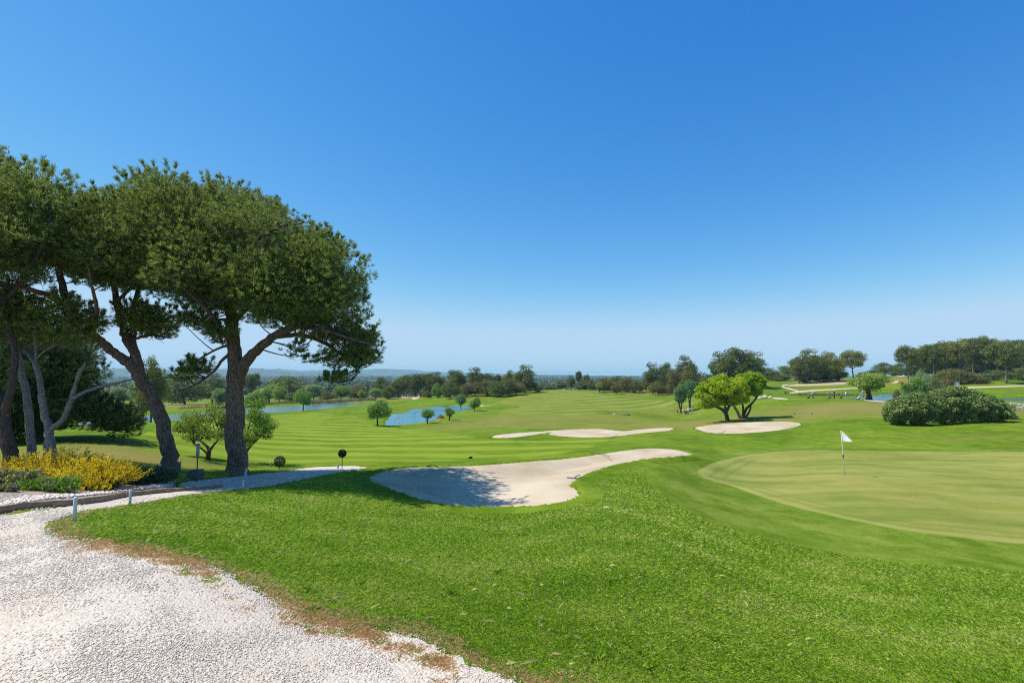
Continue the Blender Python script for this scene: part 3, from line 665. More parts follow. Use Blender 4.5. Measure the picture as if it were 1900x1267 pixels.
pine('pine_tree', 'tall full-crowned pine with the thick upright trunk beside the path', (441, 17),
 [([(441,884,0,34),(440,840,0,32),(437,780,0,31),(436,725,0,30),(438,690,0,30),(434,650,0,23),(430,600,.1,21),(428,550,.2,20),(430,490,.3,15),(432,430,.4,10),(436,380,.5,6)], 0),
  ([(440,705,0,24),(456,672,-.1,20),(480,646,-.3,17),(510,624,-.5,15),(545,606,-.8,15),(585,585,-1.2,11),(630,565,-1.5,8),(665,545,-1.8,5)], 0),
  ([(510,624,-.5,9),(560,622,-.3,8),(605,638,-.2,6.5),(645,668,0,5),(668,692,.2,3)], 0),
  ([(545,606,-.8,9),(600,612,-1.6,7),(650,628,-2.2,5),(692,640,-2.6,3)], 0),
  ([(432,640,0,10),(412,612,-.8,9),(380,570,-1.7,8),(340,535,-2.4,6),(300,505,-2.8,4)], 0),
  ([(430,600,.1,12),(470,560,1.2,10),(520,520,2.2,8),(580,480,2.8,5),(620,460,3,3)], 0),
  ([(429,560,.2,11),(390,510,1.2,9),(350,460,2.0,7),(310,430,2.5,4)], 0),
  ([(430,500,.3,10),(470,450,-.6,8),(520,420,-1.2,6),(560,415,-1.6,3)], 0),
  ([(428,530,.2,10),(450,500,-1.5,9),(480,470,-2.6,7),(500,440,-3.2,4)], 0),
  ([(430,655,0,7),(412,668,-.2,5.5),(398,688,-.4,4.5),(372,708,-.6,3.5),(345,722,-.7,2)], 0),
  ([(428,640,0,5),(402,648,.2,4),(372,665,.3,3),(340,694,.4,2)], 0)],
 [([(238,500),(250,440),(290,395),(335,362),(385,342),(430,340),(478,352),(520,380),(575,405),(615,432),(648,470),(668,505),(680,560),(690,610),(680,640),(640,640),(600,640),(560,640),(520,628),(480,622),(445,600),(385,600),(340,590),(295,570),(255,545)], 17, 3.3, 150, 150, 64),
  ([(560,600),(640,590),(690,600),(708,635),(700,670),(665,700),(640,715),(600,715),(590,690),(640,680),(620,650),(575,640),(550,650),(520,640)], 16.4, 1.5, 30, 100, 36),
  ([(598,690),(660,688),(668,712),(630,720),(594,712)], 16.2, 1.2, 7, 85, 30), ([(642,640),(704,638),(707,672),(668,702),(640,680)], 16.6, 1.6, 13, 90, 32), ([(510,628),(600,632),(650,650),(640,685),(600,692),(545,680)], 16.8, 2.2, 16, 70, 26),
  ([(300,560),(360,580),(430,590),(430,640),(400,650),(380,620),(330,610)], 16.6, 1.8, 22, 90, 36),
  ([(318,690),(350,670),(395,662),(412,680),(370,705),(340,722),(318,712)], 16.5, .7, 9, 80)],
 B_PINE, L_PINE, 11, k=14)
pine('pine_tree', 'pine with a trunk leaning left and forking low, left of the thick upright pine', (318, 17),
 [([(319,878,0,25),(315,838,0,24.5),(309,808,0,24),(294,758,0,23),(271,714,0,22),(250,680,0,22),(221,660,-.1,16),(196,641,-.3,15),(170,619,-.5,14),(142,588,-.8,13),(126,566,-1,12),(118,540,-1,12),(112,505,-1,10),(112,460,-1,7),(116,420,-1,4)], 0),
  ([(258,688,0,19),(250,655,.1,16),(236,629,.2,15),(226,600,.4,14),(217,560,.6,11),(208,510,.8,8),(200,450,1,5)], 0),
  ([(249,655,.1,13),(246,610,.5,11),(248,570,.8,9),(262,520,1.2,7),(275,460,1.6,5),(285,400,1.8,3)], 0),
  ([(126,566,-1,11),(90,548,-1.5,10),(50,536,-2,9),(0,526,-2.4,8),(-60,515,-2.8,5)], 0),
  ([(217,560,.6,7),(250,530,-.4,6),(290,520,-1.2,4)], 0),
  ([(170,619,-.5,8),(180,580,-1.6,7),(170,530,-2.4,5),(160,480,-2.8,3)], 0),
  ([(238,635,.2,6),(262,625,.4,5),(290,622,.6,3.5),(318,628,.6,2)], 0)],
 [([(84,455),(98,425),(130,385),(175,350),(215,338),(250,325),(290,318),(335,316),(362,335),(378,380),(345,440),(310,480),(290,520),(270,555),(230,560),(185,545),(150,545),(115,520),(90,490)], 16.8, 2.9, 88, 150, 62),
  ([(180,545),(250,555),(310,570),(330,610),(312,642),(280,650),(255,630),(235,600),(200,590)], 17.2, 1.4, 22, 85),
  ([(100,540),(160,555),(200,590),(200,620),(165,640),(130,620),(100,590)], 16.0, 1.4, 18, 85)],
 B_PINE, L_PINE, 12, k=12)
GP = 'grey stemmed pines at the edge of the frame'
pine('pine_tree', 'leftmost pine, thick dark crooked trunk under the high crown', (20, 15.5),
 [([(22,872,0,24),(20,845,0,22),(14,812,0,21),(7,770,0,19),(-6,730,.1,18),(-22,680,.2,16),(-30,620,.3,14),(-34,560,.4,12),(-20,500,.5,10),(-10,440,.5,7),(0,380,.5,4)], 0),
  ([(8,775,0,13),(15,745,-.2,13),(21,714,-.3,12),(28,678,-.4,11),(26,640,-.5,10),(12,600,-.6,8),(-10,560,-.7,6)], 0),
  ([(-30,620,.3,9),(10,560,-.5,8),(50,510,-1.2,7),(80,450,-1.6,5),(95,400,-1.8,3)], 0),
  ([(-34,560,.4,8),(-80,500,.6,6),(-130,460,.8,4)], 0)],
 [([(-180,360),(-110,310),(-40,292),(20,286),(65,290),(100,308),(125,335),(145,380),(135,430),(110,480),(105,540),(60,560),(0,545),(-80,560),(-180,540)], 15.6, 2.7, 80, 150, 62),
  ([(-150,540),(-60,545),(0,560),(40,580),(30,620),(-40,640),(-150,640)], 15.2, 1.5, 22, 90)],
 B_DARK, L_PINE, 13)
pine('pine_tree', 'slender grey pine stem rising from behind the yellow bushes', (62, 16),
 [([(62,862,0,15),(61,835,0,13.5),(57,796,0,12.5),(50,740,0,12),(41,692,0,11),(32,654,0,10.5),(25,607,0,10),(18,560,.2,8),(14,510,.4,5)], 0),
  ([(32,654,0,6),(60,634,.4,5),(92,622,.7,4),(112,608,.9,2.5)], 0), ([(25,615,0,6),(0,640,-.5,5),(-30,650,-.9,3)], 0)],
 [([(-60,540),(20,520),(80,545),(110,590),(95,625),(50,610),(0,620),(-60,610)], 16.2, 1.3, 26, 95)], B_GREY, L_PINE, 14)
pine('pine_tree', 'forked grey pine with a bare dead limb reaching right', (101, 15.8),
 [([(101,858,0,15),(99,830,0,14),(92,790,0,13),(80,752,0,11),(74,708,0,9.5),(63,670,.1,8.5),(41,648,.3,7),(15,632,.5,5),(-20,622,.6,3)], 0),
  ([(94,797,0,10),(117,777,-.2,9),(128,752,-.3,8.5),(134,738,-.3,8),(142,708,-.4,6.5),(149,688,-.5,6),(159,674,-.6,4)], 0),
  ([(134,739,-.3,6.5),(170,722,-.5,5.5),(205,713,-.7,4.5),(247,704,-.9,3)], 0), ([(148,690,-.5,2.6),(165,680,-.5,2),(178,676,-.6,1.2)], 0),
  ([(86,855,.2,10),(86,830,.2,9.5),(90,800,.1,9)], 0),
  ([(66,676,.1,4.5),(66,645,-.2,4),(64,612,-.4,3)], 0), ([(63,670,.1,4),(84,650,-.3,3.2),(106,640,-.6,2.2)], 0)],
 [([(-40,590),(40,585),(110,590),(190,610),(190,650),(120,660),(60,640),(-40,660)], 16.4, 1.4, 24, 80)], B_GREY, L_PINE, 15)
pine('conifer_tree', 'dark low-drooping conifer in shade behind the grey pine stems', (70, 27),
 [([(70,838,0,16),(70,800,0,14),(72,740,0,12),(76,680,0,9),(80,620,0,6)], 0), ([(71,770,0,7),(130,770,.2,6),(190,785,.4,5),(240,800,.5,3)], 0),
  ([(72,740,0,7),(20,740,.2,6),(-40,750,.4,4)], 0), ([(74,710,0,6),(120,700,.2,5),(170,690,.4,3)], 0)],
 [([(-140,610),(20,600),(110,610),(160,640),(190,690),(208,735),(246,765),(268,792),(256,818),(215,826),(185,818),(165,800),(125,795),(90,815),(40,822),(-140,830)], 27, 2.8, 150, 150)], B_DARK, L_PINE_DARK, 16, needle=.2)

# ------------------------------------------------------------------ kinds of smaller tree
def dome_lobes(k, R, z0, z1, rng, r0, r1, flat=.8, hollow=.45, taper=0.0, top=.0):
    out = []
    while len(out) < k:
        u = rng.uniform(-1, 1, 3); m = np.linalg.norm(u)
        if m > 1 or m < hollow: continue
        zz = (u[2] + 1) / 2; f = 1 - taper * (1 - zz) - top * zz
        r = rng.uniform(r0, r1)
        out.append([u[0] * (R - r * .7) * f, u[1] * (R - r * .7) * f, z0 + r * flat * .8 + zz * max(z1 - z0 - 1.7 * r * flat, .1), r, r, r * flat])
    return np.array(out)
def lobe_leaves(lobes, n, L, W, rng, droop=0.0, up=.25, inner=.5):
    p = lobes[:, 3] * lobes[:, 4]; i = rng.choice(len(lobes), n, p=p / p.sum()); u = unit(n, rng)
    u[:, 2] = np.where(u[:, 2] < -.2, u[:, 2] * .6, u[:, 2])
    c = lobes[i, :3] + u * lobes[i, 3:] * (1 - inner * rng.random(n) ** 2)[:, None]
    nn = norm(u + [0, 0, .15]); d = np.cross(nn, unit(n, rng)) + .45 * u + [0, 0, up * .5 - droop * 1.3]
    lv = rng.random(len(lobes)); v = np.clip(.55 * lv[i] + .6 * rng.random(n) - .08, 0, 1)
    return leaves(c, d, L * rng.uniform(.6, 1.2, n), W * rng.uniform(.7, 1.2, n), rng, v, nn, .55)
def stems_to(lobes, trunk, rng, r=.12, k=6, every=1, zmin=None):
    mb = MB(); W = np.array(trunk, float); mb.tube(W[:, :3], W[:, 3], 8)
    for l in lobes[::every]:
        c = l[:3]; j = np.argmin(np.linalg.norm(W[:, :3] - c, axis=1) + np.where(W[:, 2] > c[2], 2, 0)); s = W[j, :3]
        m = (s + c) / 2 + [0, 0, -.08 * np.linalg.norm(c - s)] + rng.standard_normal(3) * .15
        mb.tube(np.stack([s, m, c]), [min(r, W[j, 3] * .8), r * .6, r * .25], k - 1, cap=False)
    return mb
def trunk_line(z1, r0, rng, n=7, lean=.25, r1=None):
    z = np.linspace(-.3, z1, n); x = np.cumsum(rng.standard_normal(n) * lean * .35); y = np.cumsum(rng.standard_normal(n) * lean * .35); x -= x[0]; y -= y[0]
    return np.stack([x, y, z, np.linspace(r0, r1 or r0 * .4, n)], 1)
KIND = {}
def make_kind(key, seed, lobes_fn, n, L, W, leafm, barkm, trunk=(5, .25), droop=0, up=.25, stems=None, br=.12):
    rng = np.random.default_rng(seed); lb = lobes_fn(rng)
    V, F, A = lobe_leaves(lb, n, L, W, rng, droop, up); crown = mesh_np('crown', V, F, {'v': A}); crown.materials.append(leafm)
    if stems:
        mb = MB(); 
        for q in range(stems):
            l = lb[q % len(lb)]; b = rng.standard_normal(2) * .25; t = np.linspace(0, 1, 6)[:, None]
            e = l[:3] * [.8, .8, .9]; p = np.concatenate([b, [-.3]]); path = p + (e - p) * t + np.array([0, 0, 0]) + rng.standard_normal((6, 3)) * .08
            path[:, :2] = b + (e[:2] - b) * (t ** 1.6); mb.tube(path, np.linspace(trunk[1], trunk[1] * .4, 6), 7)
    else:
        mb = stems_to(lb, trunk_line(trunk[0], trunk[1], rng), rng, br)
    tm = mb.mesh('trunk', True); tm.materials.append(barkm)
    h = lb[:, 2] + lb[:, 5]; KIND[key] = (tm, crown, float(np.max(h)), float(2 * np.percentile(np.hypot(lb[:, 0], lb[:, 1]) + lb[:, 3], 92)))
def pine_round(rng): return dome_lobes(58, 4.9, .8, 10, rng, .7, 1.7, .62, .45, .12, .2)
def pine_umb(rng): return dome_lobes(58, 5.0, 3.4, 10, rng, .8, 1.5, .6, .35, .15, .25)
def oak(rng): return dome_lobes(56, 6.5, -.3, 9.6, rng, .9, 2.3, .85, .55, -.1, .15)
def bush_low(rng): return dome_lobes(44, 5, -.6, 9.6, rng, .8, 2.0, .85, .55, -.15, .15)
def decid(rng): return dome_lobes(44, 4.6, 1.3, 10, rng, .7, 1.8, .9, .45, .15, .2)
def willow(rng): return dome_lobes(40, 4.6, 1.3, 10, rng, .7, 1.7, 1.3, .45, -.1, .3)
def egg(rng): return dome_lobes(30, 3.4, 2.4, 10, rng, 1.0, 1.6, 1.1, .5, .25, .2)
def vase(rng): return dome_lobes(34, 4.6, 1.8, 10, rng, .8, 1.6, .9, .35, .4, .05)
for i in range(3):
    make_kind('pine%d' % i, 30 + i, pine_round, 8320, 0.471, 0.156, [L_PINE_FAR, L_PINE_FAR, L_PINE_OLIVE][i], B_FAR, (7, .32))
    make_kind('umbrella%d' % i, 40 + i, pine_umb, 7360, 0.456, 0.156, [L_PINE_FAR, L_PINE_OLIVE, L_PINE_FAR][i], B_FAR, (7.5, .24), br=.14)
    make_kind('oak%d' % i, 50 + i, oak, 7360, 0.471, 0.281, [L_OAK, L_OAK_G, L_OAK][i], B_FAR, (5, .3))
for i in range(2):
    make_kind('bush%d' % i, 60 + i, bush_low, 5760, 0.471, 0.281, [L_OAK, L_OAK_G][i], B_FAR, (3, .2))
    make_kind('decid%d' % i, 70 + i, decid, 6720, 0.456, 0.281, [L_DECID, L_WILLOW][i], B_FAR, (6, .26))
    make_kind('willow%d' % i, 80 + i, willow, 8320, 0.570, 0.172, [L_WILLOW, L_DECID][i], B_DARK, (6, .3), droop=.9)
    make_kind('vase%d' % i, 90 + i, vase, 4800, 0.471, 0.265, [L_DECID, L_WILLOW][i], B_DARK, (6, .2), stems=6)
make_kind('pale0', 100, decid, 6720, 0.456, 0.265, L_PALE, B_FAR, (5, .24)); make_kind('palebush', 101, bush_low, 7360, 0.456, 0.234, L_PALE, B_FAR, (3, .2))
make_kind('greenbush', 102, bush_low, 6720, 0.471, 0.281, L_DECID, B_FAR, (3, .2))
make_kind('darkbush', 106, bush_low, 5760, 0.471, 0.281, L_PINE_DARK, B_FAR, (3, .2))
make_kind('egg0', 103, egg, 5760, 0.418, 0.234, L_CLIP, B_DARK, (5, .3), stems=4); make_kind('egg1', 104, egg, 5760, 0.418, 0.234, L_CLIP, B_DARK, (5, .3), stems=5)
make_kind('roundclip', 105, lambda r: dome_lobes(30, 4.2, 1.4, 10, r, 1.2, 1.8, 1, .6, .1, .1), 6720, 0.380, 0.234, L_CLIP, B_DARK, (5, .3))
def tree(kind, name, px, ytop, Y, wpx, label, cat='tree', group=None, rz=None):
    tm, cm, hh, ww = KIND[kind]; g = ground_at(px, 0, Y) if False else None
    a, b = ray(px, ytop); x = a * Y; z = float(H(x, Y)); h = max(E + b * Y - z, 1.0); s = wpx * Y / FPX / ww * (1.28 if kind[:3] in ('oak', 'bus') else 1.1 if kind[:4] == 'pine' else 1.0)
    root = empty(name, (x, Y, z), label, cat, group, RNG.uniform(0, 6.28) if rz is None else rz); root.scale = (s, s, h / hh)
    for nm, m in (('trunk', tm), ('crown', cm)):
        o = bpy.data.objects.new(nm, m); COL.objects.link(o); o.parent = root
    return root

T = tree
G1 = 'trees around the ponds'
T('willow1', 'willow_tree', 702, 739, 88, 50, 'dark green rounded willow on the near bank of the turquoise pond', 'tree', G1)
T('vase0', 'small_tree', 793, 757, 93, 28, 'small many-stemmed tree at the pond edge, left of the orange bush', 'tree', G1)
T('vase1', 'small_tree', 834, 755, 98, 21, 'small pale many-stemmed tree just right of the orange bush', 'tree', G1)
T('roundclip', 'round_tree', 855, 729, 135, 25, 'blue green round-headed tree at the right end of the turquoise pond', 'tree', G1)
T('willow0', 'willow_tree', 881, 733, 122, 26, 'light green low-branched tree beside the stone edge right of the pond', 'tree', G1)
T('willow1', 'willow_tree', 563, 718, 140, 36, 'upright green tree standing alone on the near bank of the long pond', 'tree', G1)
T('pale0', 'round_tree', 408, 719, 150, 33, 'pale round tree just left of the thick upright trunk', 'tree', G1)
T('willow1', 'willow_tree', 474, 723, 134, 44, 'green tree half hidden right of the thick upright trunk', 'tree', G1)
T('oak1', 'oak_tree', 837, 706, 190, 34, 'dark round-topped oak with a visible trunk above the pond', 'tree')
G2 = 'trees behind the ponds'
T('pale0', 'willow_tree', 262, 704, 170, 42, 'pale willow seen left of the leaning trunk', 'tree', G2)
T('pale0', 'willow_tree', 222, 716, 185, 34, 'pale tree at the frame of the dark drooping conifer', 'tree', G2)
T('pine2', 'pine_tree', 285, 660, 92, 52, 'mid-sized pine framed between the two foreground trunks', 'pine tree', G2)
T('oak1', 'oak_tree', 345, 690, 200, 70, 'dark oak left of the pale round tree', 'tree', G2)
T('pine0', 'pine_tree', 396, 692, 215, 46, 'dark pine directly left of the thick trunk', 'pine tree', G2)
T('umbrella2', 'pine_tree', 468, 692, 240, 32, 'dark pine standing out right of the thick trunk', 'pine tree', G2)
T('willow0', 'willow_tree', 500, 711, 215, 56, 'broad pale green willow right of the thick trunk', 'tree', G2)
T('decid1', 'green_tree', 520, 716, 205, 30, 'small light tree at the right foot of the broad willow', 'tree', G2)
T('oak1', 'oak_tree', 545, 697, 235, 84, 'broad dark dome-shaped oak behind the lone pond tree', 'tree', G2)
T('pale0', 'willow_tree', 582, 711, 205, 38, 'grey green willow just right of the lone pond tree', 'tree', G2)
T('decid0', 'green_tree', 634, 714, 205, 34, 'fresh green tree under the hanging pine branch', 'tree', G2)
T('oak0', 'oak_tree', 664, 714, 215, 42, 'brownish oak bush right of the fresh green tree', 'tree', G2)
T('willow0', 'willow_tree', 672, 722, 195, 18, 'small light willow in front of the brownish oak bush', 'tree', G2)
T('pale0', 'willow_tree', 697, 719, 190, 26, 'pale grey green tree left of the small far bunker', 'tree', G2)
T('oak1', 'oak_tree', 708, 699, 232, 32, 'upright dark oak behind the pale grey green tree', 'tree', G2)
T('bush1', 'bush', 720, 716, 205, 26, 'dark bush beside the small far bunker', 'bush', G2)
T('bush0', 'bush', 610, 726, 200, 30, 'low brown bush left of the fresh green tree', 'bush', G2)
T('bush1', 'bush', 545, 727, 200, 26, 'low green bush behind the lone pond tree', 'bush', G2)
G3 = 'dark pines behind the small distant green'
for px, yt, Y, wp, k, lb in [(739,700,222,34,'pine0','leftmost dark pine behind the small far bunker'),(755,695,230,34,'umbrella0','second dark pine from the small far bunker'),(771,693,226,36,'pine1','flat-topped dark pine behind the small far bunker'),
    (790,692,232,32,'umbrella2','fourth pine of the dark row, behind the round green bush'),(806,689,228,36,'pine0','highest pine of the dark row behind the small distant green'),(818,700,236,24,'pine1','rightmost pine of the dark row, in the gap before the round-topped oak')]:
    T(k, 'pine_tree', px, yt, Y, wp, lb, 'pine tree', G3)
T('greenbush', 'bush', 810, 710, 205, 21, 'bright round bush in front of the dark pine row', 'bush')
T('bush1', 'bush', 814, 721, 200, 9, 'tiny clipped bush beside the bright round bush', 'bush')
T('bush0', 'bush', 793, 724, 202, 16, 'low olive bush left of the bright round bush', 'bush')
G4 = 'holm oaks and pines on the rise above the pond'
for px, yt, Y, wp, k, nm, lb in [
    (846,686,228,42,'pine1','pine_tree','wide pine top behind the round-topped oak'),(883,681,222,40,'pine0','pine_tree','big dome-topped pine above the holm oaks'),(905,692,232,26,'pine1','pine_tree','slim pine right of the dome-topped pine'),(924,694,236,18,'umbrella0','pine_tree','thin pointed pine between dome-topped pine and tall dark pine'),
    (945,686,226,28,'pine2','pine_tree','olive pine touching the tall dark pine'),(974,676,214,42,'pine0','pine_tree','tall dark pine at the end of the holm oak row'),
    (865,712,196,30,'oak0','oak_tree','leftmost brown holm oak of the row above the pond'),(882,706,200,34,'oak2','oak_tree','second brown holm oak of the row above the pond'),(903,703,198,36,'oak0','oak_tree','brown holm oak below the slim pine'),(922,706,192,34,'oak1','oak_tree','greener holm oak in the middle of the row above the pond'),
    (942,702,198,38,'oak0','oak_tree','largest golden brown holm oak of the row above the pond'),(958,706,202,30,'oak2','oak_tree','brown holm oak left of the tall dark pine'),(985,706,212,30,'bush0','oak_tree','low brown holm oak at the foot of the tall dark pine'),(998,716,216,10,'bush1','bush','small dark bush on the crest beside the sand sliver')]:
    T(k, nm, px, yt, Y, wp, lb, 'pine tree' if nm == 'pine_tree' else ('bush' if nm == 'bush' else 'tree'), G4)
G5 = 'bushes along the crest in the middle'
for px, yt, Y, wp, k, nm, lb in [(1018,712,262,18,'bush1','bush','pale low bush sinking behind the crest'),(1042,705,250,22,'bush0','bush','brown round bush alone on the crest'),(1060,696,248,16,'pine0','pine_tree','narrow dark pine on the crest, left of the taller one'),
    (1073,688,250,14,'umbrella2','pine_tree','tallest narrow pine of the crest group'),(1086,694,246,18,'oak1','oak_tree','olive narrow tree right of the tallest crest pine'),(1097,704,238,16,'bush0','bush','yellow brown bush at the right end of the crest group'),(1078,708,244,26,'bush1','bush','dark bush at the foot of the crest group')]:
    T(k, nm, px, yt, Y, wp, lb, 'pine tree' if nm == 'pine_tree' else ('bush' if nm == 'bush' else 'tree'), G5)
G6 = 'holm oak thicket beside the far fairway'
for px, yt, Y, wp, k, lb in [(1112,709,205,15,'vase1','small front oak at the left end of the thicket'),(1144,710,203,20,'oak2','small front oak in the middle of the thicket'),(1120,700,216,32,'oak0','broad back oak on the left of the thicket'),(1140,697,220,36,'oak1','broad back oak in the middle of the thicket'),
    (1163,699,216,36,'oak0','broad back oak on the right of the thicket'),(1180,705,212,24,'oak1','low green oak ending the thicket'),(1192,702,222,24,'bush0','reddish bush between thicket and the blue green pines')]:
    T(k, 'oak_tree' if 'oak' in lb else 'bush', px, yt, Y, wp, lb, 'tree' if 'oak' in lb else 'bush', G6)
G7 = 'tall trees right of the far fairway'
for px, yt, Y, wp, k, nm, lb in [(1210,672,208,32,'pine0','pine_tree','blue green pine at the left of the tall group'),(1234,673,214,30,'pine1','pine_tree','second pine of the tall group, before the domed one'),(1274,659,212,44,'pine0','pine_tree','highest pine of the tall group, twin-domed'),(1250,684,206,34,'oak0','oak_tree','brown oak under the highest pine'),
    (1276,686,204,42,'oak0','oak_tree','broad brown oak behind the blue green pair'),(1221,706,196,32,'bush0','bush','rounded brown bush at the foot of the tall group'),(1240,712,194,18,'bush0','bush','small brown bush right of the rounded one'),(1306,700,200,34,'bush0','bush','brown bush left of the yellow green tree'),(1290,707,198,22,'bush1','bush','dark bush behind the blue green pair')]:
    T(k, nm, px, yt, Y, wp, lb, 'pine tree' if nm == 'pine_tree' else ('bush' if nm == 'bush' else 'tree'), G7)
T('egg0', 'ornamental_tree', 1262, 711, 130, 27, 'left tree of the blue green bare-legged pair', 'tree', 'blue green pair by the far fairway')
T('egg1', 'ornamental_tree', 1279, 702, 134, 27, 'right and taller tree of the blue green bare-legged pair', 'tree', 'blue green pair by the far fairway')
G8 = 'pines around the cart track'
for px, yt, Y, wp, k, nm, lb in [(1340,652,180,52,'pine0','pine_tree','left half of the big domed pines behind the yellow green tree'),(1368,645,178,62,'pine1','pine_tree','big domed pine rising directly behind the yellow green tree'),(1396,652,182,50,'pine0','pine_tree','right flank of the big domed pines behind the yellow green tree'),(1385,676,176,40,'pine2','pine_tree','olive pine low in front of the big domed pines'),
    (1424,681,236,28,'oak1','oak_tree','dark oak left of the two round oaks on the skyline'),(1450,678,242,36,'oak1','oak_tree','rounded dark oak on the skyline above the far slope'),(1446,694,232,36,'bush1','bush','green bush at the foot of the rounded skyline oak'),
    (1496,647,205,56,'pine0','pine_tree','left grey green pine of the two tone group'),(1482,668,203,34,'pine1','pine_tree','low left flank of the two tone group'),(1537,651,207,48,'pine2','pine_tree','yellowish pine of the two tone group'),(1517,660,212,40,'pine1','pine_tree','dark pine between grey green and yellowish ones'),(1556,672,210,30,'pine2','pine_tree','low yellowish pine right of the two tone group'),
    (1580,648,220,50,'umbrella1','pine_tree','lone umbrella pine with bare trunk right of the two tone group'),(1618,686,262,24,'bush1','bush','low dark bush left of the skyline oak pair'),(1642,672,258,36,'oak1','oak_tree','left oak of the skyline pair before the wood'),(1672,674,256,34,'oak1','oak_tree','right oak of the skyline pair before the wood'),(1600,690,258,22,'bush1','bush','low dark bush behind the lone umbrella pine'),(1658,688,250,14,'bush1','bush','tiny bush on the rise before the wood')]:
    T(k, nm, px, yt, Y, wp, lb, 'pine tree' if nm == 'pine_tree' else ('bush' if nm == 'bush' else 'tree'), G8)
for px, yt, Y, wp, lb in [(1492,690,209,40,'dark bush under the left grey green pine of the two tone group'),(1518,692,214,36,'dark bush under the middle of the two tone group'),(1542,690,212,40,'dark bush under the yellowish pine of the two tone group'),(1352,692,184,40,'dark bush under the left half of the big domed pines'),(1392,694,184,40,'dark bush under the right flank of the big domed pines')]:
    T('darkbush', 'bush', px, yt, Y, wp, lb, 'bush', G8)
G9 = 'pines of the wood on the right hill'
ordw = ['first','second','third','fourth','fifth','sixth','seventh','eighth','ninth','tenth','eleventh','twelfth']
row = [(1682,640,198,44),(1706,641,203,38),(1730,637,199,40),(1754,632,204,42),(1778,628,200,44),(1802,626,205,44),(1826,623,203,46),(1848,627,212,40),(1893,629,205,44),(1925,632,204,44),(1960,636,206,44)]
for i, (px, yt, Y, wp) in enumerate(row):
    T('umbrella%d' % (i % 3), 'pine_tree', px, yt, Y, wp, '%s umbrella pine from the left along the front of the wood' % ordw[i], 'pine tree', G9)
row2 = [(1718,640,222),(1745,634,224),(1768,630,226),(1792,627,222),(1815,624,226),(1840,626,226),(1862,627,226),(1885,630,224)]
for i, (px, yt, Y) in enumerate(row2):
    T('pine%d' % (i % 2), 'pine_tree', px, yt + 3, Y, 40, 'dark pine filling the back of the wood on the right hill', 'pine tree', 'back row of the wood on the right hill')
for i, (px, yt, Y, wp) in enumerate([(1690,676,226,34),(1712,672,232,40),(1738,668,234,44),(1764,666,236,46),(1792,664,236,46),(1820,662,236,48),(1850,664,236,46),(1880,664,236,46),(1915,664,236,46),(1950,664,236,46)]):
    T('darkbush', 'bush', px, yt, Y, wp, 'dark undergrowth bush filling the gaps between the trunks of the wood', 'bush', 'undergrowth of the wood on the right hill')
T('umbrella2', 'pine_tree', 1863, 634, 177, 66, 'largest spreading pine with pale trunk in front of the wood', 'pine tree')
G10 = 'bushes in front of the wood'
for px, yt, Y, wp, k, lb in [(1771,683,186,56,'oak0','broad brown oak bush in front of the wood'),(1755,702,172,28,'bush0','golden low bush beside the broad brown oak bush'),(1817,696,182,34,'bush0','yellow brown bush right of the broad brown oak bush'),(1800,690,186,26,'oak1','green oak bush between the brown ones'),(1842,686,192,34,'oak1','dark oak bush left of the pale trunk'),(1888,682,190,40,'oak1','dark oak bush right of the pale trunk'),(1745,690,190,24,'bush1','dark bush behind the pale grey willow')]:
    T(k, 'bush', px, yt, Y, wp, lb, 'bush', G10)
T('vase1', 'broad_tree', 1611, 691, 103, 72, 'broad low green tree on the pond bank above the man in light blue', 'tree')
T('palebush', 'willow_bush', 1710, 687, 142, 44, 'pale grey green willow bush behind the hedge-like shrub', 'bush')
T('greenbush', 'bush', 1697, 699, 134, 46, 'bright green bush in front of the pale grey willow', 'bush')
T('bush1', 'bush', 1734, 701, 138, 26, 'dull green bush right of the pale grey willow', 'bush')
T('bush0', 'bush', 1665, 722, 128, 14, 'brown reed bush on the far bank of the blue pond', 'bush')

# ------------------------------------------------------------------ trees close enough to show their leaves
def special(name, label, cat, base, lobes, n, L, W, leafm, stems, barkm, seed, group=None, droop=0, up=.25, rpx=1.0, inner=.5):
    """lobes: (px, py, depth offset, radius px) in the frame; stems: frame paths"""
    rng = np.random.default_rng(seed); px, Y = base; z = float(H(ray(px, 800)[0] * Y, Y)); rp = np.array([ray(px, 780)[0] * Y, Y, z])
    lb = []
    for a, b, d, r in lobes:
        c = P(a, b, Y + d) - rp; rr = r * (Y + d) / FPX; lb.append([*c, rr, rr, rr * .85])
    lb = np.array(lb); V, F, A = lobe_leaves(lb, n, L, W, rng, droop, up, inner)
    root = empty(name, rp, label, cat, group); mb = MB()
    for line in stems:
        Wp, R = limb_pts(line, Y); Wp = Wp - rp
        if Wp[0][2] < .4: Wp[0][2] = -.15
        mb.tube(Wp, R, 9, rough=.05)
    tn = mb.n
    if barkm and stems:
        nodes = np.concatenate([limb_pts(l, Y)[0] - rp for l in stems])
        for l in lb:
            j = np.argmin(np.linalg.norm(nodes - l[:3], axis=1) + np.where(nodes[:, 2] > l[2], .5, 0)); s = nodes[j]; c = l[:3]; m = (s + c) / 2 + rng.standard_normal(3) * .06 * np.linalg.norm(c - s)
            mb.tube(np.stack([s, m, c]), np.array([1, .7, .3]) * .0028 * Y ** .5 * 2.2, 5, cap=False)
        mb.build('trunk', barkm, root, True)
    obj('crown', mesh_np('crown', V, F, {'v': A}), leafm, root)
    return root
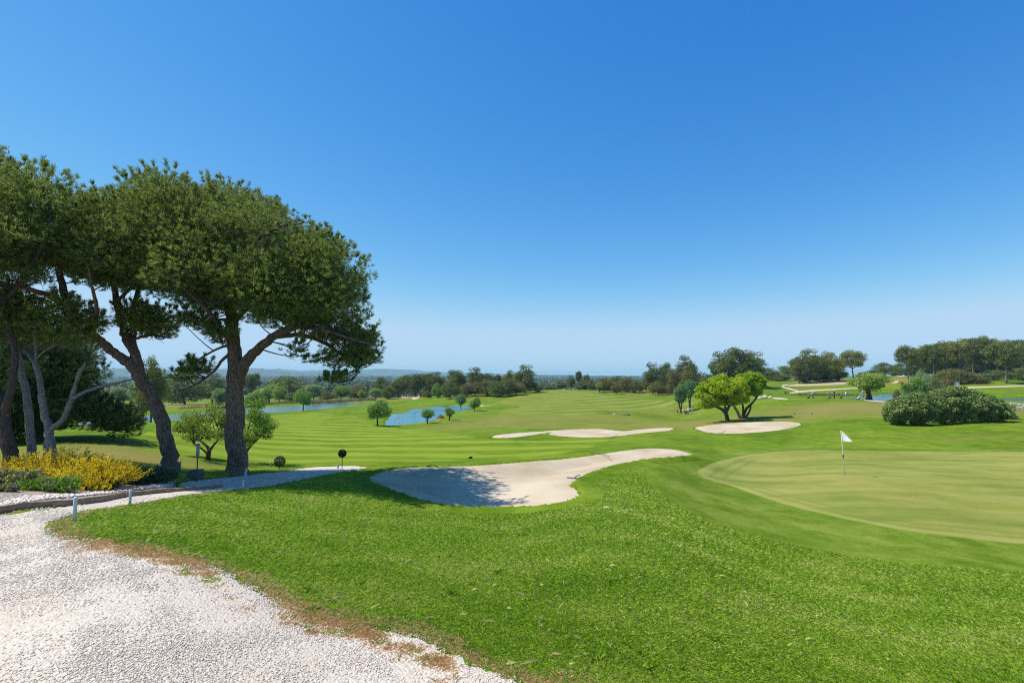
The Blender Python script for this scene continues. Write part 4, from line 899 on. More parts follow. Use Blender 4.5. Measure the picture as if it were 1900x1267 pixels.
def scatter_lobes(poly, n, half, r0, r1, rng, edge=.8, R=40, pw=.6):
    poly = np.array(poly, float); lo = poly.min(0); hi = poly.max(0); out = []
    while len(out) < n:
        a, b = rng.uniform(lo, hi); r = rng.uniform(r0, r1)
        if not inside(poly, np.array([a]), np.array([b]))[0]: continue
        e = pdist(poly, np.array([a]), np.array([b]))[0]
        if e < r * edge: continue
        h = half * math.sqrt(1 - (1 - min(e / R, 1)) ** 2); s = rng.uniform(-1, 1); s = np.sign(s) * abs(s) ** pw
        out.append((a, b, s * h, r))
    return out
r_ = np.random.default_rng(200)
special('yellow_green_tree', 'yellow green spreading tree with one leaning dark trunk beside the oval bunker', 'tree', (1351, 70),
  scatter_lobes([(1290,728),(1296,712),(1318,702),(1345,698),(1370,702),(1388,714),(1393,734),(1385,750),(1360,752),(1335,752),(1312,761),(1296,758),(1289,742)], 90, 3.0, 5, 11, r_, .4), 24000, .27, .18, L_YELLOW,
  [[(1351,784,0,8),(1348,770,0,7),(1343,762,0,6.5),(1335,757,.1,5),(1322,752,.2,3.5),(1312,746,.3,2)],[(1347,768,0,5),(1345,752,-.4,4),(1340,735,-.8,2)],[(1347,766,0,5),(1354,750,.4,4),(1360,730,.6,2)]], B_DARK, 201, 'yellow green trees by the oval bunker')
special('yellow_green_tree', 'greener many-stemmed tree leaning right behind the yellow green one', 'tree', (1378, 74),
  scatter_lobes([(1350,715),(1360,700),(1385,692),(1408,694),(1421,703),(1418,717),(1410,732),(1392,740),(1370,744),(1352,740)], 66, 2.6, 5, 10, r_, .4), 17000, .27, .18, leaf_mat('bright green foliage', (.10,.20,.008), (.25,.41,.015), (.46,.55,.03), .52, None, .8),
  [[(1374,778,0,6),(1368,764,.2,5),(1361,750,.4,4),(1362,735,.6,2)],[(1379,778,.1,5),(1384,760,.2,4.5),(1398,745,.4,4),(1409,728,.6,2.5)],[(1377,777,0,5),(1379,758,-.2,4),(1376,740,-.4,2)],[(1382,777,.3,4),(1391,762,.5,3.4),(1394,748,.6,2)]], B_DARK, 202, 'yellow green trees by the oval bunker')
HP = [(1641,768),(1644,752),(1655,742),(1672,736),(1690,733),(1715,731),(1740,724),(1765,719),(1785,720),(1805,726),(1828,732),(1848,740),(1866,748),(1880,760),(1884,772),(1878,780),(1840,783),(1790,785),(1740,787),(1690,788),(1655,786),(1643,780)]
special('shrub', 'long low mound of a glossy shrub on the bank behind the green', 'shrub', (1760, 58),
  scatter_lobes(HP, 560, 3.4, 4, 7, r_, .3, 30, .15), 64000, .23, .13, L_HEDGE, [], None, 203)
special('small_tree', 'small round leafy tree in front of the pond, left of the thick trunk', 'tree', (382, 22.5),
  scatter_lobes([(320,800),(326,778),(345,762),(365,755),(390,748),(420,758),(440,780),(440,805),(425,822),(400,815),(385,823),(360,822),(335,820)], 34, 1.2, 9, 17, r_, .6), 7500, .085, .05, L_MEDLAR,
  [[(382,864,0,8),(384,850,0,7),(388,838,0,6.5),(384,828,.1,5),(372,818,.2,3.5),(358,808,.3,2)],[(388,838,0,5),(396,826,-.1,4),(408,812,-.2,2.5)],[(386,843,0,4),(374,832,-.3,3),(360,824,-.4,2)]], B_DARK, 204, inner=.75)
special('small_tree', 'small bright-leaved tree emerging right of the thick upright trunk', 'tree', (446, 24),
  scatter_lobes([(440,770),(452,742),(470,728),(488,745),(500,768),(516,792),(510,808),(492,818),(478,812),(465,830),(448,832),(436,810)], 24, 1.2, 8, 14, r_, .6), 5200, .10, .055, L_DECID,
  [[(448,872,0,7),(452,852,0,6),(460,833,0,5),(474,818,.1,3.5),(488,804,.2,2)],[(452,852,0,4),(455,825,-.2,3),(462,790,-.3,2),(470,755,-.3,1.5)]], B_DARK, 205, inner=.75)
special('flowering_bush', 'small orange-tipped bush on the pond bank between the two small trees', 'bush', (818, 104), [(815,776,0,4),(820,775,0,4),(818,773,.3,3)], 260, .3, .2, leaf_mat('orange bush leaves', (.16,.11,.03), (.34,.19,.04), (.50,.28,.06), .3), [], None, 206)
special('flowering_bush', 'tiny yellow-flowered bush beside the pale grey willow', 'bush', (1672, 134), [(1671,709,0,3.2),(1674,711,0,3)], 160, .35, .2, leaf_mat('yellow bush leaves', (.2,.2,.03), (.5,.42,.03), (.7,.55,.03), .3), [], None, 207)

# ------------------------------------------------------------------ far woodland, one mass
def woodland():
    rng = np.random.default_rng(300); CV = []; CF = []; CA = []; nv = 0
    for lo, hi, n, nl, L in [(300, 430, 330, 150, 1.3), (430, 900, 900, 70, 2.1), (900, 2600, 2400, 30, 4.5), (2600, 6500, 2600, 16, 9)]:
        y = np.exp(rng.uniform(math.log(lo), math.log(hi), n)); u = rng.uniform(-1.15, .42, n); 
        keep = (rng.random(n) < .35 + .65 * (np.sin(u * 23 + np.log(y) * 9) > -.3)); y = y[keep]; u = u[keep]; x = u * y; z = H(x, y); m = len(x)
        h = rng.uniform(5, 10.5, m) * np.where(rng.random(m) < .12, 1.35, 1) * np.clip(y / 1500, 1, 1.25); r = h * rng.uniform(.45, .9, m) * np.clip(y / 500, 1, 3)
        uu = unit(m * nl, rng); uu[:, 2] = np.abs(uu[:, 2]) * 1.0 - .1
        c = np.repeat(np.stack([x, y, z + h * .38], 1), nl, 0) + uu * np.repeat(np.stack([r, r, h * .62], 1), nl, 0) * (1 - .3 * rng.random(m * nl)[:, None] ** 2)
        vv = np.clip(np.repeat(rng.random(m), nl) * .7 + .35 * rng.random(m * nl), 0, 1)
        V, F, A = leaves(c, np.cross(uu, unit(m * nl, rng)), L, L * .62, rng, vv, uu); CV.append(V); CF.append(F + nv); CA.append(A); nv += len(V)
    o = obj('woodland', mesh_np('woodland', np.concatenate(CV), np.concatenate(CF), {'v': np.concatenate(CA)}), L_WOOD)
    tag(o, 'far-off wooded plain stretching to the hazy horizon', 'woodland', kind='stuff')
woodland()
# ------------------------------------------------------------------ grass blades and gravel close to the viewer
def gpoly(k): return POLY[k]
def blade_mesh(x, y, z, h, w, lean, rng, v):
    n = len(x); a = rng.uniform(0, 6.283, n); b = rng.uniform(0, 6.283, n)
    dx = np.cos(a) * w / 2; dy = np.sin(a) * w / 2; lx = np.cos(b) * h * lean; ly = np.sin(b) * h * lean
    V = np.empty((n, 4, 3)); 
    V[:, 0] = np.stack([x - dx, y - dy, z - .005], 1); V[:, 1] = np.stack([x + dx, y + dy, z - .005], 1)
    V[:, 2] = np.stack([x + dx * .75 + lx * .45, y + dy * .75 + ly * .45, z + h * .62], 1)
    V[:, 3] = np.stack([x + lx, y + ly, z + h * (1 - .35 * np.minimum(lean, 1))], 1)
    i = np.arange(n)[:, None] * 4
    F = np.concatenate([i + [0, 1, 2], i + [0, 2, 3]])
    return V.reshape(-1, 3), F, np.repeat(v, 4)
def blade_mat():
    t = NT('grass blades'); v = t.attr('v')
    c = t.ramp(v, [(.0, (.088, .190, .008)), (.35, (.205, .355, .014)), (.66, (.345, .475, .04)), (.86, (.55, .56, .15)), (.93, (.62, .48, .24)), (1.0, (.62, .36, .16))])
    d = t.n('ShaderNodeBsdfPrincipled', i_Roughness=.5); d.inputs['Specular IOR Level'].default_value = .35; t.l(c, d.inputs['Base Color'])
    tr = t.n('ShaderNodeBsdfTranslucent'); t.l(c, tr.inputs['Color']); m = t.n('ShaderNodeMixShader', i_Fac=.4)
    t.l(d.outputs[0], m.inputs[1]); t.l(tr.outputs[0], m.inputs[2]); t.l(m.outputs[0], t.out.inputs['Surface']); return t.m
M_BLADE = blade_mat()
def vnoise(x, y, s, seed=0):
    x = x * s; y = y * s
    return (np.sin(x * 1.7 + 2.1 * np.sin(y * 1.3 + seed)) + np.sin(y * 2.3 + 1.7 * np.sin(x * 1.9 + seed * 2)) + np.sin((x + y) * 3.1 + seed)) / 6 + .5
def near_grass():
    rng = np.random.default_rng(400); CV = []; CF = []; CA = []; nv = 0
    def put(x, y, h, w, lean, v):
        nonlocal nv
        V, F, A = blade_mesh(x, y, H(x, y), h, w, lean, rng, v); CV.append(V); CF.append(F + nv); CA.append(A); nv += len(V)
    for lo, hi, n in [(2.4, 6.5, 330000), (6.5, 11, 150000), (11, 23, 120000)]:
        m = int(n * 1.9); u = rng.uniform(-1.02, 1.04, m); y = np.exp(rng.uniform(math.log(lo), math.log(hi), m)); x = u * y
        bad = inside(POLY['gravel'], x, y) | inside(POLY['bed'], x, y) | inside(BUNK['main'], x, y) | inside(POLY['fringe'], x, y) | inside(POLY['fair_near'], x, y)
        bad |= (u < -.96) | ((y > 11) & (rng.random(m) < sstep(13, 23, y)))
        bad |= (u < -.45) & (y > 17.5)
        x = x[~bad][:n]; y = y[~bad][:n]; u = u[~bad][:n]; k = len(x)
        g = pdist(POLY['gravel'][(POLY['gravel'][:, 1] < 14)], x, y)
        cl = vnoise(x, y, 1.9, 1) * .5 + vnoise(x, y, 6.5, 2) * .5; big = .6 * vnoise(x * .6 + y * .5, y * 1.5 - x * .7, .55, 3) + .4 * vnoise(x, y, 1.3, 4)
        v = np.clip(.20 + .22 * cl + .42 * (big - .35) + .32 * rng.random(k) ** 1.2, .05, .80)
        straw = rng.random(k) < .05 + .08 * (big > .62); v = np.where(straw, rng.uniform(.84, .95, k), v)
        edge = np.clip(1 - g / .35, 0, 1); v = np.where(rng.random(k) < edge * .75 * (vnoise(x, y, 2.6, 5) > .40), rng.uniform(.9, 1.0, k), v)
        sc = (y / 3.2) ** .55
        h = .034 * sc * (.55 + .9 * rng.random(k)) * (.8 + .5 * cl); w = .0042 * (y / 3.2) ** .9 * rng.uniform(.7, 1.3, k)
        put(x, y, h * .46, w * .66, rng.uniform(.7, 2.4, k), v)
    # longer weed tufts
    for q in range(60):
        y0 = math.exp(rng.uniform(math.log(2.6), math.log(7))); x0 = rng.uniform(-.8, 1.0) * y0
        if inside(POLY['gravel'], np.array([x0]), np.array([y0]))[0] or inside(POLY['fringe'], np.array([x0]), np.array([y0]))[0]: continue
        m = int(rng.integers(8, 26)); px_ = x0 + rng.normal(0, .025, m); py_ = y0 + rng.normal(0, .025, m)
        put(px_, py_, rng.uniform(.03, .085, m), np.full(m, .0035), rng.uniform(.3, 1.2, m), np.clip(rng.uniform(.1, .5) + rng.normal(0, .15, m), 0, .9))
    m = 700; y0 = np.exp(rng.uniform(math.log(2.5), math.log(8), m)); x0 = rng.uniform(-.85, 1.0, m) * y0; k_ = ~inside(POLY['gravel'], x0, y0) & ~inside(POLY['fringe'], x0, y0); x0 = x0[k_]; y0 = y0[k_]; m = len(x0)
    put(x0, y0, rng.uniform(.025, .07, m), .0030 * (y0 / 3.2), rng.uniform(1.0, 2.6, m), rng.uniform(.80, .95, m))
    # dry runners creeping over the gravel
    e = POLY['gravel']; e = e[(e[:, 1] > 2.4) & (e[:, 1] < 7.4) & (e[:, 0] > -5.2)]
    i = rng.integers(0, len(e), 1000); c = e[i] + rng.standard_normal((1000, 2)) * [.12, .10] - [.06, .05]; nb = 80
    keep = vnoise(c[:, 0], c[:, 1], 2.1, 8) > .44; c = c[keep]; m = len(c)
    p = np.repeat(c, nb, 0) + rng.standard_normal((m * nb, 2)) * np.repeat(rng.uniform(.02, .055, m), nb)[:, None]
    col = np.repeat(np.where(rng.random(m) < .86, rng.uniform(.96, 1.0, m), rng.uniform(.2, .6, m)), nb)
    put(p[:, 0], p[:, 1], .026 * rng.uniform(.4, 1.2, m * nb), .0045 * np.maximum(p[:, 1] / 3.2, 1), rng.uniform(.8, 1.6, m * nb), np.clip(col + rng.uniform(-.05, .05, m * nb), 0, 1))
    # fringes hanging over the bunker lips
    for k in BUNK:
        q = BUNK[k]; n = {'main': 16000, 'slim': 2500, 'wavy': 3500, 'oval': 3500}.get(k, 0)
        if not n: continue
        j = rng.integers(0, len(q), n); f = rng.random(n)[:, None]; c = q[j] * (1 - f) + q[(j + 1) % len(q)] * f
        cen = np.median(q, 0); nrm = np.stack([-(q[(j + 1) % len(q)] - q[j])[:, 1], (q[(j + 1) % len(q)] - q[j])[:, 0]], 1); nrm /= np.maximum(np.linalg.norm(nrm, axis=1, keepdims=True), 1e-6)
        inn = inside(q, c[:, 0] + nrm[:, 0] * .05, c[:, 1] + nrm[:, 1] * .05); nrm[inn] *= -1
        c = c + nrm * rng.uniform(-.03, .30, n)[:, None]; yy = c[:, 1]
        put(c[:, 0], c[:, 1], (.075 if k == 'main' else .06) * rng.uniform(.5, 1.4, n), .014 * (yy / 16) ** .9, rng.uniform(.3, 1.1, n), np.clip(.12 + .5 * rng.random(n), 0, .8))
    me = mesh_np('grass', np.concatenate(CV), np.concatenate(CF), {'v': np.concatenate(CA)})
    tag(obj('grass', me, M_BLADE), 'short mown grass blades of the near slope with straw edges', 'grass', kind='stuff')
near_grass()

def stone_set(name, x, y, z, r, rng, mat, label):
    """angular stones, each a squashed jittered octahedron"""
    n = len(x); base = np.array([[1,0,0],[-1,0,0],[0,1,0],[0,-1,0],[0,0,1],[0,0,-1],[.62,.62,.3],[-.62,.62,-.2],[-.62,-.62,.35],[.62,-.62,-.1]], float)
    import bmesh
    bm = bmesh.new(); [bm.verts.new(v * .98) for v in base]; bmesh.ops.convex_hull(bm, input=bm.verts); bmesh.ops.triangulate(bm, faces=bm.faces); bm.verts.ensure_lookup_table(); bm.verts.index_update()
    B = np.array([v.co[:] for v in bm.verts]); F = np.array([[v.index for v in f.verts] for f in bm.faces]); bm.free(); k = len(B)
    P_ = B[None] * (1 + rng.uniform(-.32, .32, (n, k, 1))) * (r[:, None, None] * np.stack([rng.uniform(.8, 1.5, n), rng.uniform(.7, 1.1, n), rng.uniform(.4, .75, n)], 1)[:, None, :])
    a = rng.uniform(0, 6.283, n); tl = rng.uniform(-.5, .5, n); ca, sa = np.cos(a)[:, None], np.sin(a)[:, None]; ct, st = np.cos(tl)[:, None], np.sin(tl)[:, None]
    X, Y_, Z = P_[..., 0], P_[..., 1], P_[..., 2]; X, Z = X * ct - Z * st, X * st + Z * ct
    V = np.stack([X * ca - Y_ * sa + x[:, None], X * sa + Y_ * ca + y[:, None], Z + z[:, None]], -1).reshape(-1, 3)
    FF = (F[None] + np.arange(n)[:, None, None] * k).reshape(-1, 3)
    me = mesh_np(name, V, FF, {'v': np.repeat(rng.random(n), k)})
    return tag(obj(name, me, mat), label, name, kind='stuff')
def stone_mat():
    t = NT('limestone chips'); v = t.attr('v'); n = t.noise(60, t.pos(), 3)
    c = t.ramp(v, [(.0, (.42, .33, .245)), (.12, (.58, .48, .375)), (.5, (.71, .61, .495)), (.97, (.80, .715, .60)), (1.0, (.38, .25, .15))])
    return t.pbr(t.mix(t.math('MULTIPLY', n, .3), c, (.5, .46, .4)), .85, .2)
M_STONE = stone_mat()
def near_gravel():
    rng = np.random.default_rng(410); X = []; Y_ = []; R = []
    for lo, hi, n, r0, r1 in [(2.0, 4.5, 52000, .0026, .0085), (4.5, 7.5, 32000, .0045, .012), (7.5, 12, 7000, .009, .018)]:
        m = n * 3; u = rng.uniform(-1.15, .12, m); y = np.exp(rng.uniform(math.log(lo), math.log(hi), m)); x = u * y
        ok = inside(POLY['gravel'], x, y); d = vnoise(x, y, 1.1, 11) * .6 + vnoise(x, y, 3.3, 12) * .4
        ok &= rng.random(m) < np.clip((d - .38) * 3.2, .10, 1)
        x = x[ok][:n]; y = y[ok][:n]; X.append(x); Y_.append(y); R.append(r0 + (r1 - r0) * rng.random(len(x)) ** 2.2)
    x = np.concatenate(X); y = np.concatenate(Y_); r = np.concatenate(R)
    stone_set('gravel', x, y, H(x, y) + .010 + r * .12, r, rng, M_STONE, 'loose white limestone chips covering the path')
    m = 3000; a = np.linspace(0, 1, m); px = rng.uniform(-60, 325, m); u = (px - 950) / 950; yb = np.interp(px, [-60, 0, 140, 225, 325], [7.35, 7.45, 9.3, 10.9, 13.0]); y = yb + .12 + np.abs(rng.standard_normal(m)) * .24; x = u * y * .995
    ok = inside(POLY['bed'], x, y); x = x[ok]; y = y[ok]; r = rng.uniform(.015, .045, len(x))
    stone_set('pebbles', x, y, H(x, y) + .012 + r * .2, r, rng, M_STONE, 'white pebbles edging the flower bed behind the timbers')
near_gravel()
# ------------------------------------------------------------------ things
M_WHITE = plain('white painted metal', (.62, .62, .60), .5, .4, var=.06)
M_FLAG = plain('white flag cloth', (.78, .78, .77), .8, .1, var=.03, scale=6)
M_RED = plain('red band', (.42, .03, .03), .5, .3); M_BLACK = plain('black rubber and cloth', (.018, .018, .02), .6, .3); M_DGREY = plain('dark grey metal', (.09, .095, .10), .5, .4)
M_GREY = plain('grey painted metal', (.30, .32, .33), .5, .4); M_STONEB = plain('dark weathered stone', (.12, .11, .10), .95, .1, var=.3, scale=14)
M_TIMBER = plain('weathered brown timber', (.32, .20, .13), .9, .1, var=.35, scale=9); M_BLUE = plain('blue marker', (.03, .08, .45), .5, .3); M_YEL = plain('yellow sign paint', (.75, .48, .02), .5, .3)
M_ROCK = plain('pale limestone rock', (.48, .43, .36), .9, .1, var=.2, scale=2.5); M_GRN = plain('dark green bin plastic', (.02, .06, .035), .6, .3)
M_SKIN = plain('skin', (.45, .26, .18), .6, .3, var=.04); M_FROTH = plain('white water spray', (.75, .80, .84), .3, .3, var=.04)
def cloth(name, c): return plain(name, c, .85, .1, var=.08, scale=12)

# marker posts along the path edge
PG = 'white marker posts along the gravel path'
for (px, py, h, w, tilt), lab in zip([(138,966,43,6.3,.0),(241,936,27,4.2,.0),(450,910,20,3.4,.05),(454,887,18,3.4,.16)],
      ['nearest and tallest white post at the tip of the lawn','second white post, on the lawn edge below the yellow bushes','white post on the lawn side of the path below the thick trunk','tilted white post at the foot of the thick trunk']):
    g = G(px, py); Y = g[1]; H_ = h * Y / FPX; r = w * Y / FPX / 2
    m = MB(); m.tube([(0, 0, -.12), (tilt * H_ * .5, 0, H_ * .5), (tilt * H_, 0, H_ - r), (tilt * H_ * 1.02, 0, H_ - r * .35), (tilt * H_ * 1.02, 0, H_)], [r, r, r, r * .8, r * .35], 12)
    tag(m.build('marker_post', M_WHITE, None, True, g), lab, 'post', PG)
PG2 = 'thin grey stakes on the lawn behind the path'
for (px, py, h), lab in zip([(334,872,17),(502.5,866,9),(627,870,10)], ['thin grey stake beside the leaning trunk','short grey stake left of the low topiary ball','grey stake left of the tall topiary ball']):
    g = G(px, py); Y = g[1]; r = 1.4 * Y / FPX
    m = MB(); m.tube([(0, 0, -.12), (0, 0, h * Y / FPX * .5), (0, 0, h * Y / FPX - r), (0, 0, h * Y / FPX)], [r, r, r, r * .4], 10)
    tag(m.build('stake', M_GREY, None, True, g), lab, 'stake', PG2)
# topiary balls
r_ = np.random.default_rng(500); L_TOP = leaf_mat('dark topiary leaves', (.020, .026, .012), (.040, .050, .020), (.080, .090, .035), .1, None, 3)
for (px, pyb, pyc, rad), lab in zip([(518.5,868,856,9.6),(634.5,871,841,6.9)], ['low dark topiary ball on a short stem in the grass','dark topiary ball on a tall thin stem at the path edge']):
    g = G(px, pyb); Y = g[1]; c = P(px, pyc, Y); r = rad * Y / FPX
    root = empty('topiary_tree', g, lab, 'topiary', 'topiary balls by the path'); z = c[2] - g[2]
    MB().tube([(0, 0, -.1), (0.004, 0, z * .5), (0, 0, z)], [.016, .014, .012], 8).build('stem', B_DARK, root, True)
    n = 2600; u = unit(n, r_); V, F, A = leaves(np.array([0, 0, z]) + u * r * (1 - .25 * r_.random(n)[:, None] ** 2), np.cross(u, unit(n, r_)) + .4 * u, .035, .02, r_, None, u)
    obj('crown', mesh_np('crown', V, F, {'v': A}), L_TOP, root)
# ball washer on a stone block
g = G(362, 889); root = empty('ball_washer', g, 'grey metal box on a pole standing in a dark square stone block', 'ball washer'); k = g[1] / FPX
MB().box((0, 0, 8 * k), (22 * k, 20 * k, 18 * k), .15, bev=.025).build('stone_block', M_STONEB, root)
MB().tube([(3 * k, 0, 16 * k), (3 * k, 0, 62 * k)], [.016, .016], 10).build('pole', M_DGREY, root, True)
bx = MB().box((3 * k, 0, 52 * k), (5 * k, 5 * k, 20 * k), .1, bev=.015).build('box', M_GREY, root); MB().box((3 * k, 0, 63 * k), (6 * k, 6 * k, 2 * k), .1, bev=.006).build('lid', M_DGREY, bx)
# timber edging
def beam(p, q, w, h, lab):
    a, b = G(*p), G(*q); d = b - a; L = np.linalg.norm(d); m = MB(); n = 9; t = np.linspace(0, 1, n)
    ax = d / L; s = np.cross(ax, [0, 0, 1]); s /= np.linalg.norm(s); up = np.cross(s, ax); pr = np.array([(-1, -.3), (-.86, .92), (-.7, 1), (.7, 1), (.86, .92), (1, -.3)]); V = []
    for i, f in enumerate(t):
        o = a + d * f + s * RNG.normal(0, .008) - a
        z = np.array([0, 0, float(H(*(a + d * f)[:2])) - (a + d * f)[2]])
        for x, y in pr: V.append(o + z + s * x * w / 2 + up * y * h + RNG.normal(0, .003, 3))
    k = len(pr); F = [[i * k + j, i * k + (j + 1) % k, (i + 1) * k + (j + 1) % k, (i + 1) * k + j] for i in range(n - 1) for j in range(k)]
    m.add(np.array(V), np.array(F)); m.F.setdefault(6, []).append(np.array([list(range(k))[::-1], [(n - 1) * k + j for j in range(k)]]))
    tag(m.build('timber_beam', M_TIMBER, None, False, a), lab, 'timber beam', 'timber edging of the flower bed')
beam((-170,984), (136,938), .11, .10, 'long brown timber ending at the nearest white post'); beam((141,936.5), (221,924), .11, .10, 'short timber below the yellow bushes')
beam((222,923.5), (318,913), .11, .095, 'timber below the lavender and dark shrub'); beam((319,912), (409,903.5), .11, .08, 'shaded timber lying free across the path')

# flagstick on the green
g = G(1567.5, 881.5); Y = g[1]; Hf = 2.13; lean = -5.5 / 82 * 1
root = empty('flagstick', g, 'white golf flagstick with a triangular white flag on the large green', 'flagstick')
tip = np.array([-.10, 0, Hf]); f = lambda t: tip * t
MB().tube([f(-.03), f(.5), f(1)], [.014, .013, .011], 10).build('pole', M_WHITE, root, True)
m = MB(); m.tube([f(.405), f(.43), f(.455), f(.462)], [.02, .034, .034, .02], 12); rb = m.build('band', M_RED, root, True)
MB().tube([f(.385), f(.405)], [.028, .026], 12).build('lower_band', M_BLACK, root, True)
nx, nz = 12, 8; V = []
for i in range(nx + 1):
    for j in range(nz + 1):
        a = i / nx; b = j / nz; top = 1.0 - .245 * (a ** 1.15); bot = .765 + .0 * a; zz = (top * (1 - b) + bot * b) * Hf
        xx = -.10 * (zz / Hf) + .012 + .36 * a * 1.0; V.append([-.10 * (zz / Hf) + .012 + .33 * a, -.30 * a + .04 * math.sin(a * 5 + b * 1.5) * a, zz - .02 * a])
V = np.array(V); F = [[i * (nz + 1) + j, (i + 1) * (nz + 1) + j, (i + 1) * (nz + 1) + j + 1, i * (nz + 1) + j + 1] for i in range(nx) for j in range(nz)]
V2 = V + [0, .004, 0]; n0 = len(V); F2 = [[q + n0 for q in f_[::-1]] for f_ in F]
obj('flag', mesh_np('flag', np.concatenate([V, V2]), np.array(F + F2), None, True), M_FLAG, root)
m = MB(); a = np.arange(24) * 2 * math.pi / 24; ring = lambda r, z: np.stack([np.cos(a) * r, np.sin(a) * r, np.full(24, z)], 1)
m.add(np.concatenate([ring(.062, .004), ring(.054, .006), ring(.054, -.02)]), np.array([[i, (i + 1) % 24, 24 + (i + 1) % 24, 24 + i] for i in range(24)] + [[24 + i, 24 + (i + 1) % 24, 48 + (i + 1) % 24, 48 + i] for i in range(24)]))
tag(m.build('hole_cup', M_BLACK, None, True, g + [0, 0, .03]), 'small round hole at the foot of the white flagstick', 'hole')

# bunker rakes
def rake(p, q, lab, head=.5, flip=1):
    a, b = G(*p), G(*q); b = b + [0, 0, .10]; a = a + [0, 0, .06]; root = empty('bunker_rake', a, lab, 'rake', 'rakes left in the bunkers'); d = b - a
    MB().tube([(0, 0, 0), d * .5 + [0, 0, .03], d], [.016, .016, .016], 8).build('handle', M_DGREY, root, True)
    u = np.cross(d / np.linalg.norm(d), [0, 0, 1]); u /= np.linalg.norm(u); m = MB(); m.tube([-u * head / 2, u * head / 2], [.018, .018], 8)
    for t in np.linspace(-.5, .5, 11): m.tube([u * head * t, u * head * t + [0, 0, -.08]], [.007, .004], 5)
    m.build('rake_head', M_DGREY, root, True)
rake((1065,890), (1076,886.5), 'short dark rake at the notch of the big bunker')
rake((1104,842), (1131,850), 'dark rake lying across the upper lip of the big bunker')
rake((1262,849), (1296,836), 'long dark rake at the tip of the big bunker')
rake((1134,813), (1146,808), 'pale rake at the lower edge of the wavy bunker', .6); rake((1338,804), (1347,800.5), 'rake at the lower edge of the oval bunker', .6)
# small markers
for (px, py), lab in zip([(1474,768.5),(1506,768)], ['left blue tee marker on the rough hump', 'right blue tee marker on the rough hump']):
    g = G(px, py); m = MB(); m.ball((0, 0, .10), (.13, .13, .10), 12, 8); m.tube([(0, 0, -.05), (0, 0, .05)], [.03, .03], 8); tag(m.build('tee_marker', M_BLUE, None, True, g), lab, 'tee marker', 'blue tee markers on the hump')
g = G(873, 851.5); root = empty('yardage_marker', g, 'small black and white block marker on the striped fairway', 'marker')
MB().box((0, 0, .07), (.22, .16, .16), .3, bev=.03).build('block', M_BLACK, root); MB().box((-.05, -.06, .155), (.10, .06, .016), .3, bev=.005).build('plate', M_WHITE, root)
g = G(1652, 745.5); k = g[1] / FPX; m = MB(); s = 3.4 * k; hh = 7.0 * k
m.add(np.array([[-s, -.02, .1], [s, -.02, .1], [0, -.02, hh], [-s, .02, .1], [s, .02, .1], [0, .02, hh]]), np.array([[0, 1, 2], [5, 4, 3]])); m.add(np.zeros((0, 3)), np.zeros((0, 4)))
m.F[4] = [np.array([[0, 3, 4, 1], [1, 4, 5, 2], [2, 5, 3, 0]])]
root = empty('warning_sign', g, 'yellow triangular sign at the edge of the blue pond', 'sign'); m.build('panel', M_YEL, root); MB().tube([(0, 0, -.2), (0, 0, .16)], [.03, .03], 8).build('post', M_DGREY, root)
for (px, py, h), lab in zip([(1457.5,730.5,5),(1462.5,730.2,3)], ['taller dark bin beside the pale cart track', 'smaller dark bin beside the pale cart track']):
    g = G(px, py); k = g[1] / FPX; hh = h * k; root = empty('litter_bin', g, lab, 'bin', 'dark bins by the cart track')
    MB().tube([(0, 0, -.1), (0, 0, hh * .85)], [hh * .24, hh * .29], 14).build('body', M_GRN, root, True); MB().tube([(0, 0, hh * .85), (0, 0, hh * .93), (0, 0, hh)], [hh * .32, hh * .30, hh * .12], 14).build('lid', M_BLACK, root, True)
# rocks
def rock(px, py, w, h, lab, seed):
    rg = np.random.default_rng(seed); g = G(px, py); k = g[1] / FPX; m = MB(); m.ball((0, 0, h * k * .25), (w * k / 2, w * k * .35, h * k * .75), 12, 8)
    me = m.mesh('rock'); 
    for v in me.vertices: v.co = Vector(v.co) * float(1 + rg.uniform(-.18, .18))
    tag(obj('rock', me, M_ROCK, None, g), lab, 'rock', 'pale rocks on the mid ground')
for i, (px, py, w, h) in enumerate([(1404,741,10,3),(1412,739.5,9,4),(1420,738.5,12,5),(1430,738.5,9,3.5)]):
    rock(px, py, w, h, ['leftmost pale rock of the low heap right of the yellow green trees','second pale rock of the low heap','largest pale rock of the low heap','rightmost pale rock of the low heap, touching the track end'][i], 600 + i)
for i, (px, py, w, h) in enumerate([(1262,762,6,2),(1268,762,7,2),(1286,762.5,9,2)]):
    rock(px, py, w, h, ['flat tan stone between the two distant walkers','flat tan stone left of the walker in white','flat tan stone right of the walker in white'][i], 620 + i)
for i, (px, py, w, h, l) in enumerate([(896,754.5,12,3,'pale stone block at the right end of the turquoise pond'),(906,754.8,8,2.4,'smaller pale stone block at the right end of the turquoise pond'),(814,780.5,5,2,'small white stone at the tip of the pond shore'),(1140,769.5,7,2,'pale stone at the left of the dark ditch'),(1127,941,15,1.5,'bare pale root-like stone on the near mound')]):
    rock(px, py, w, h, l, 640 + i)
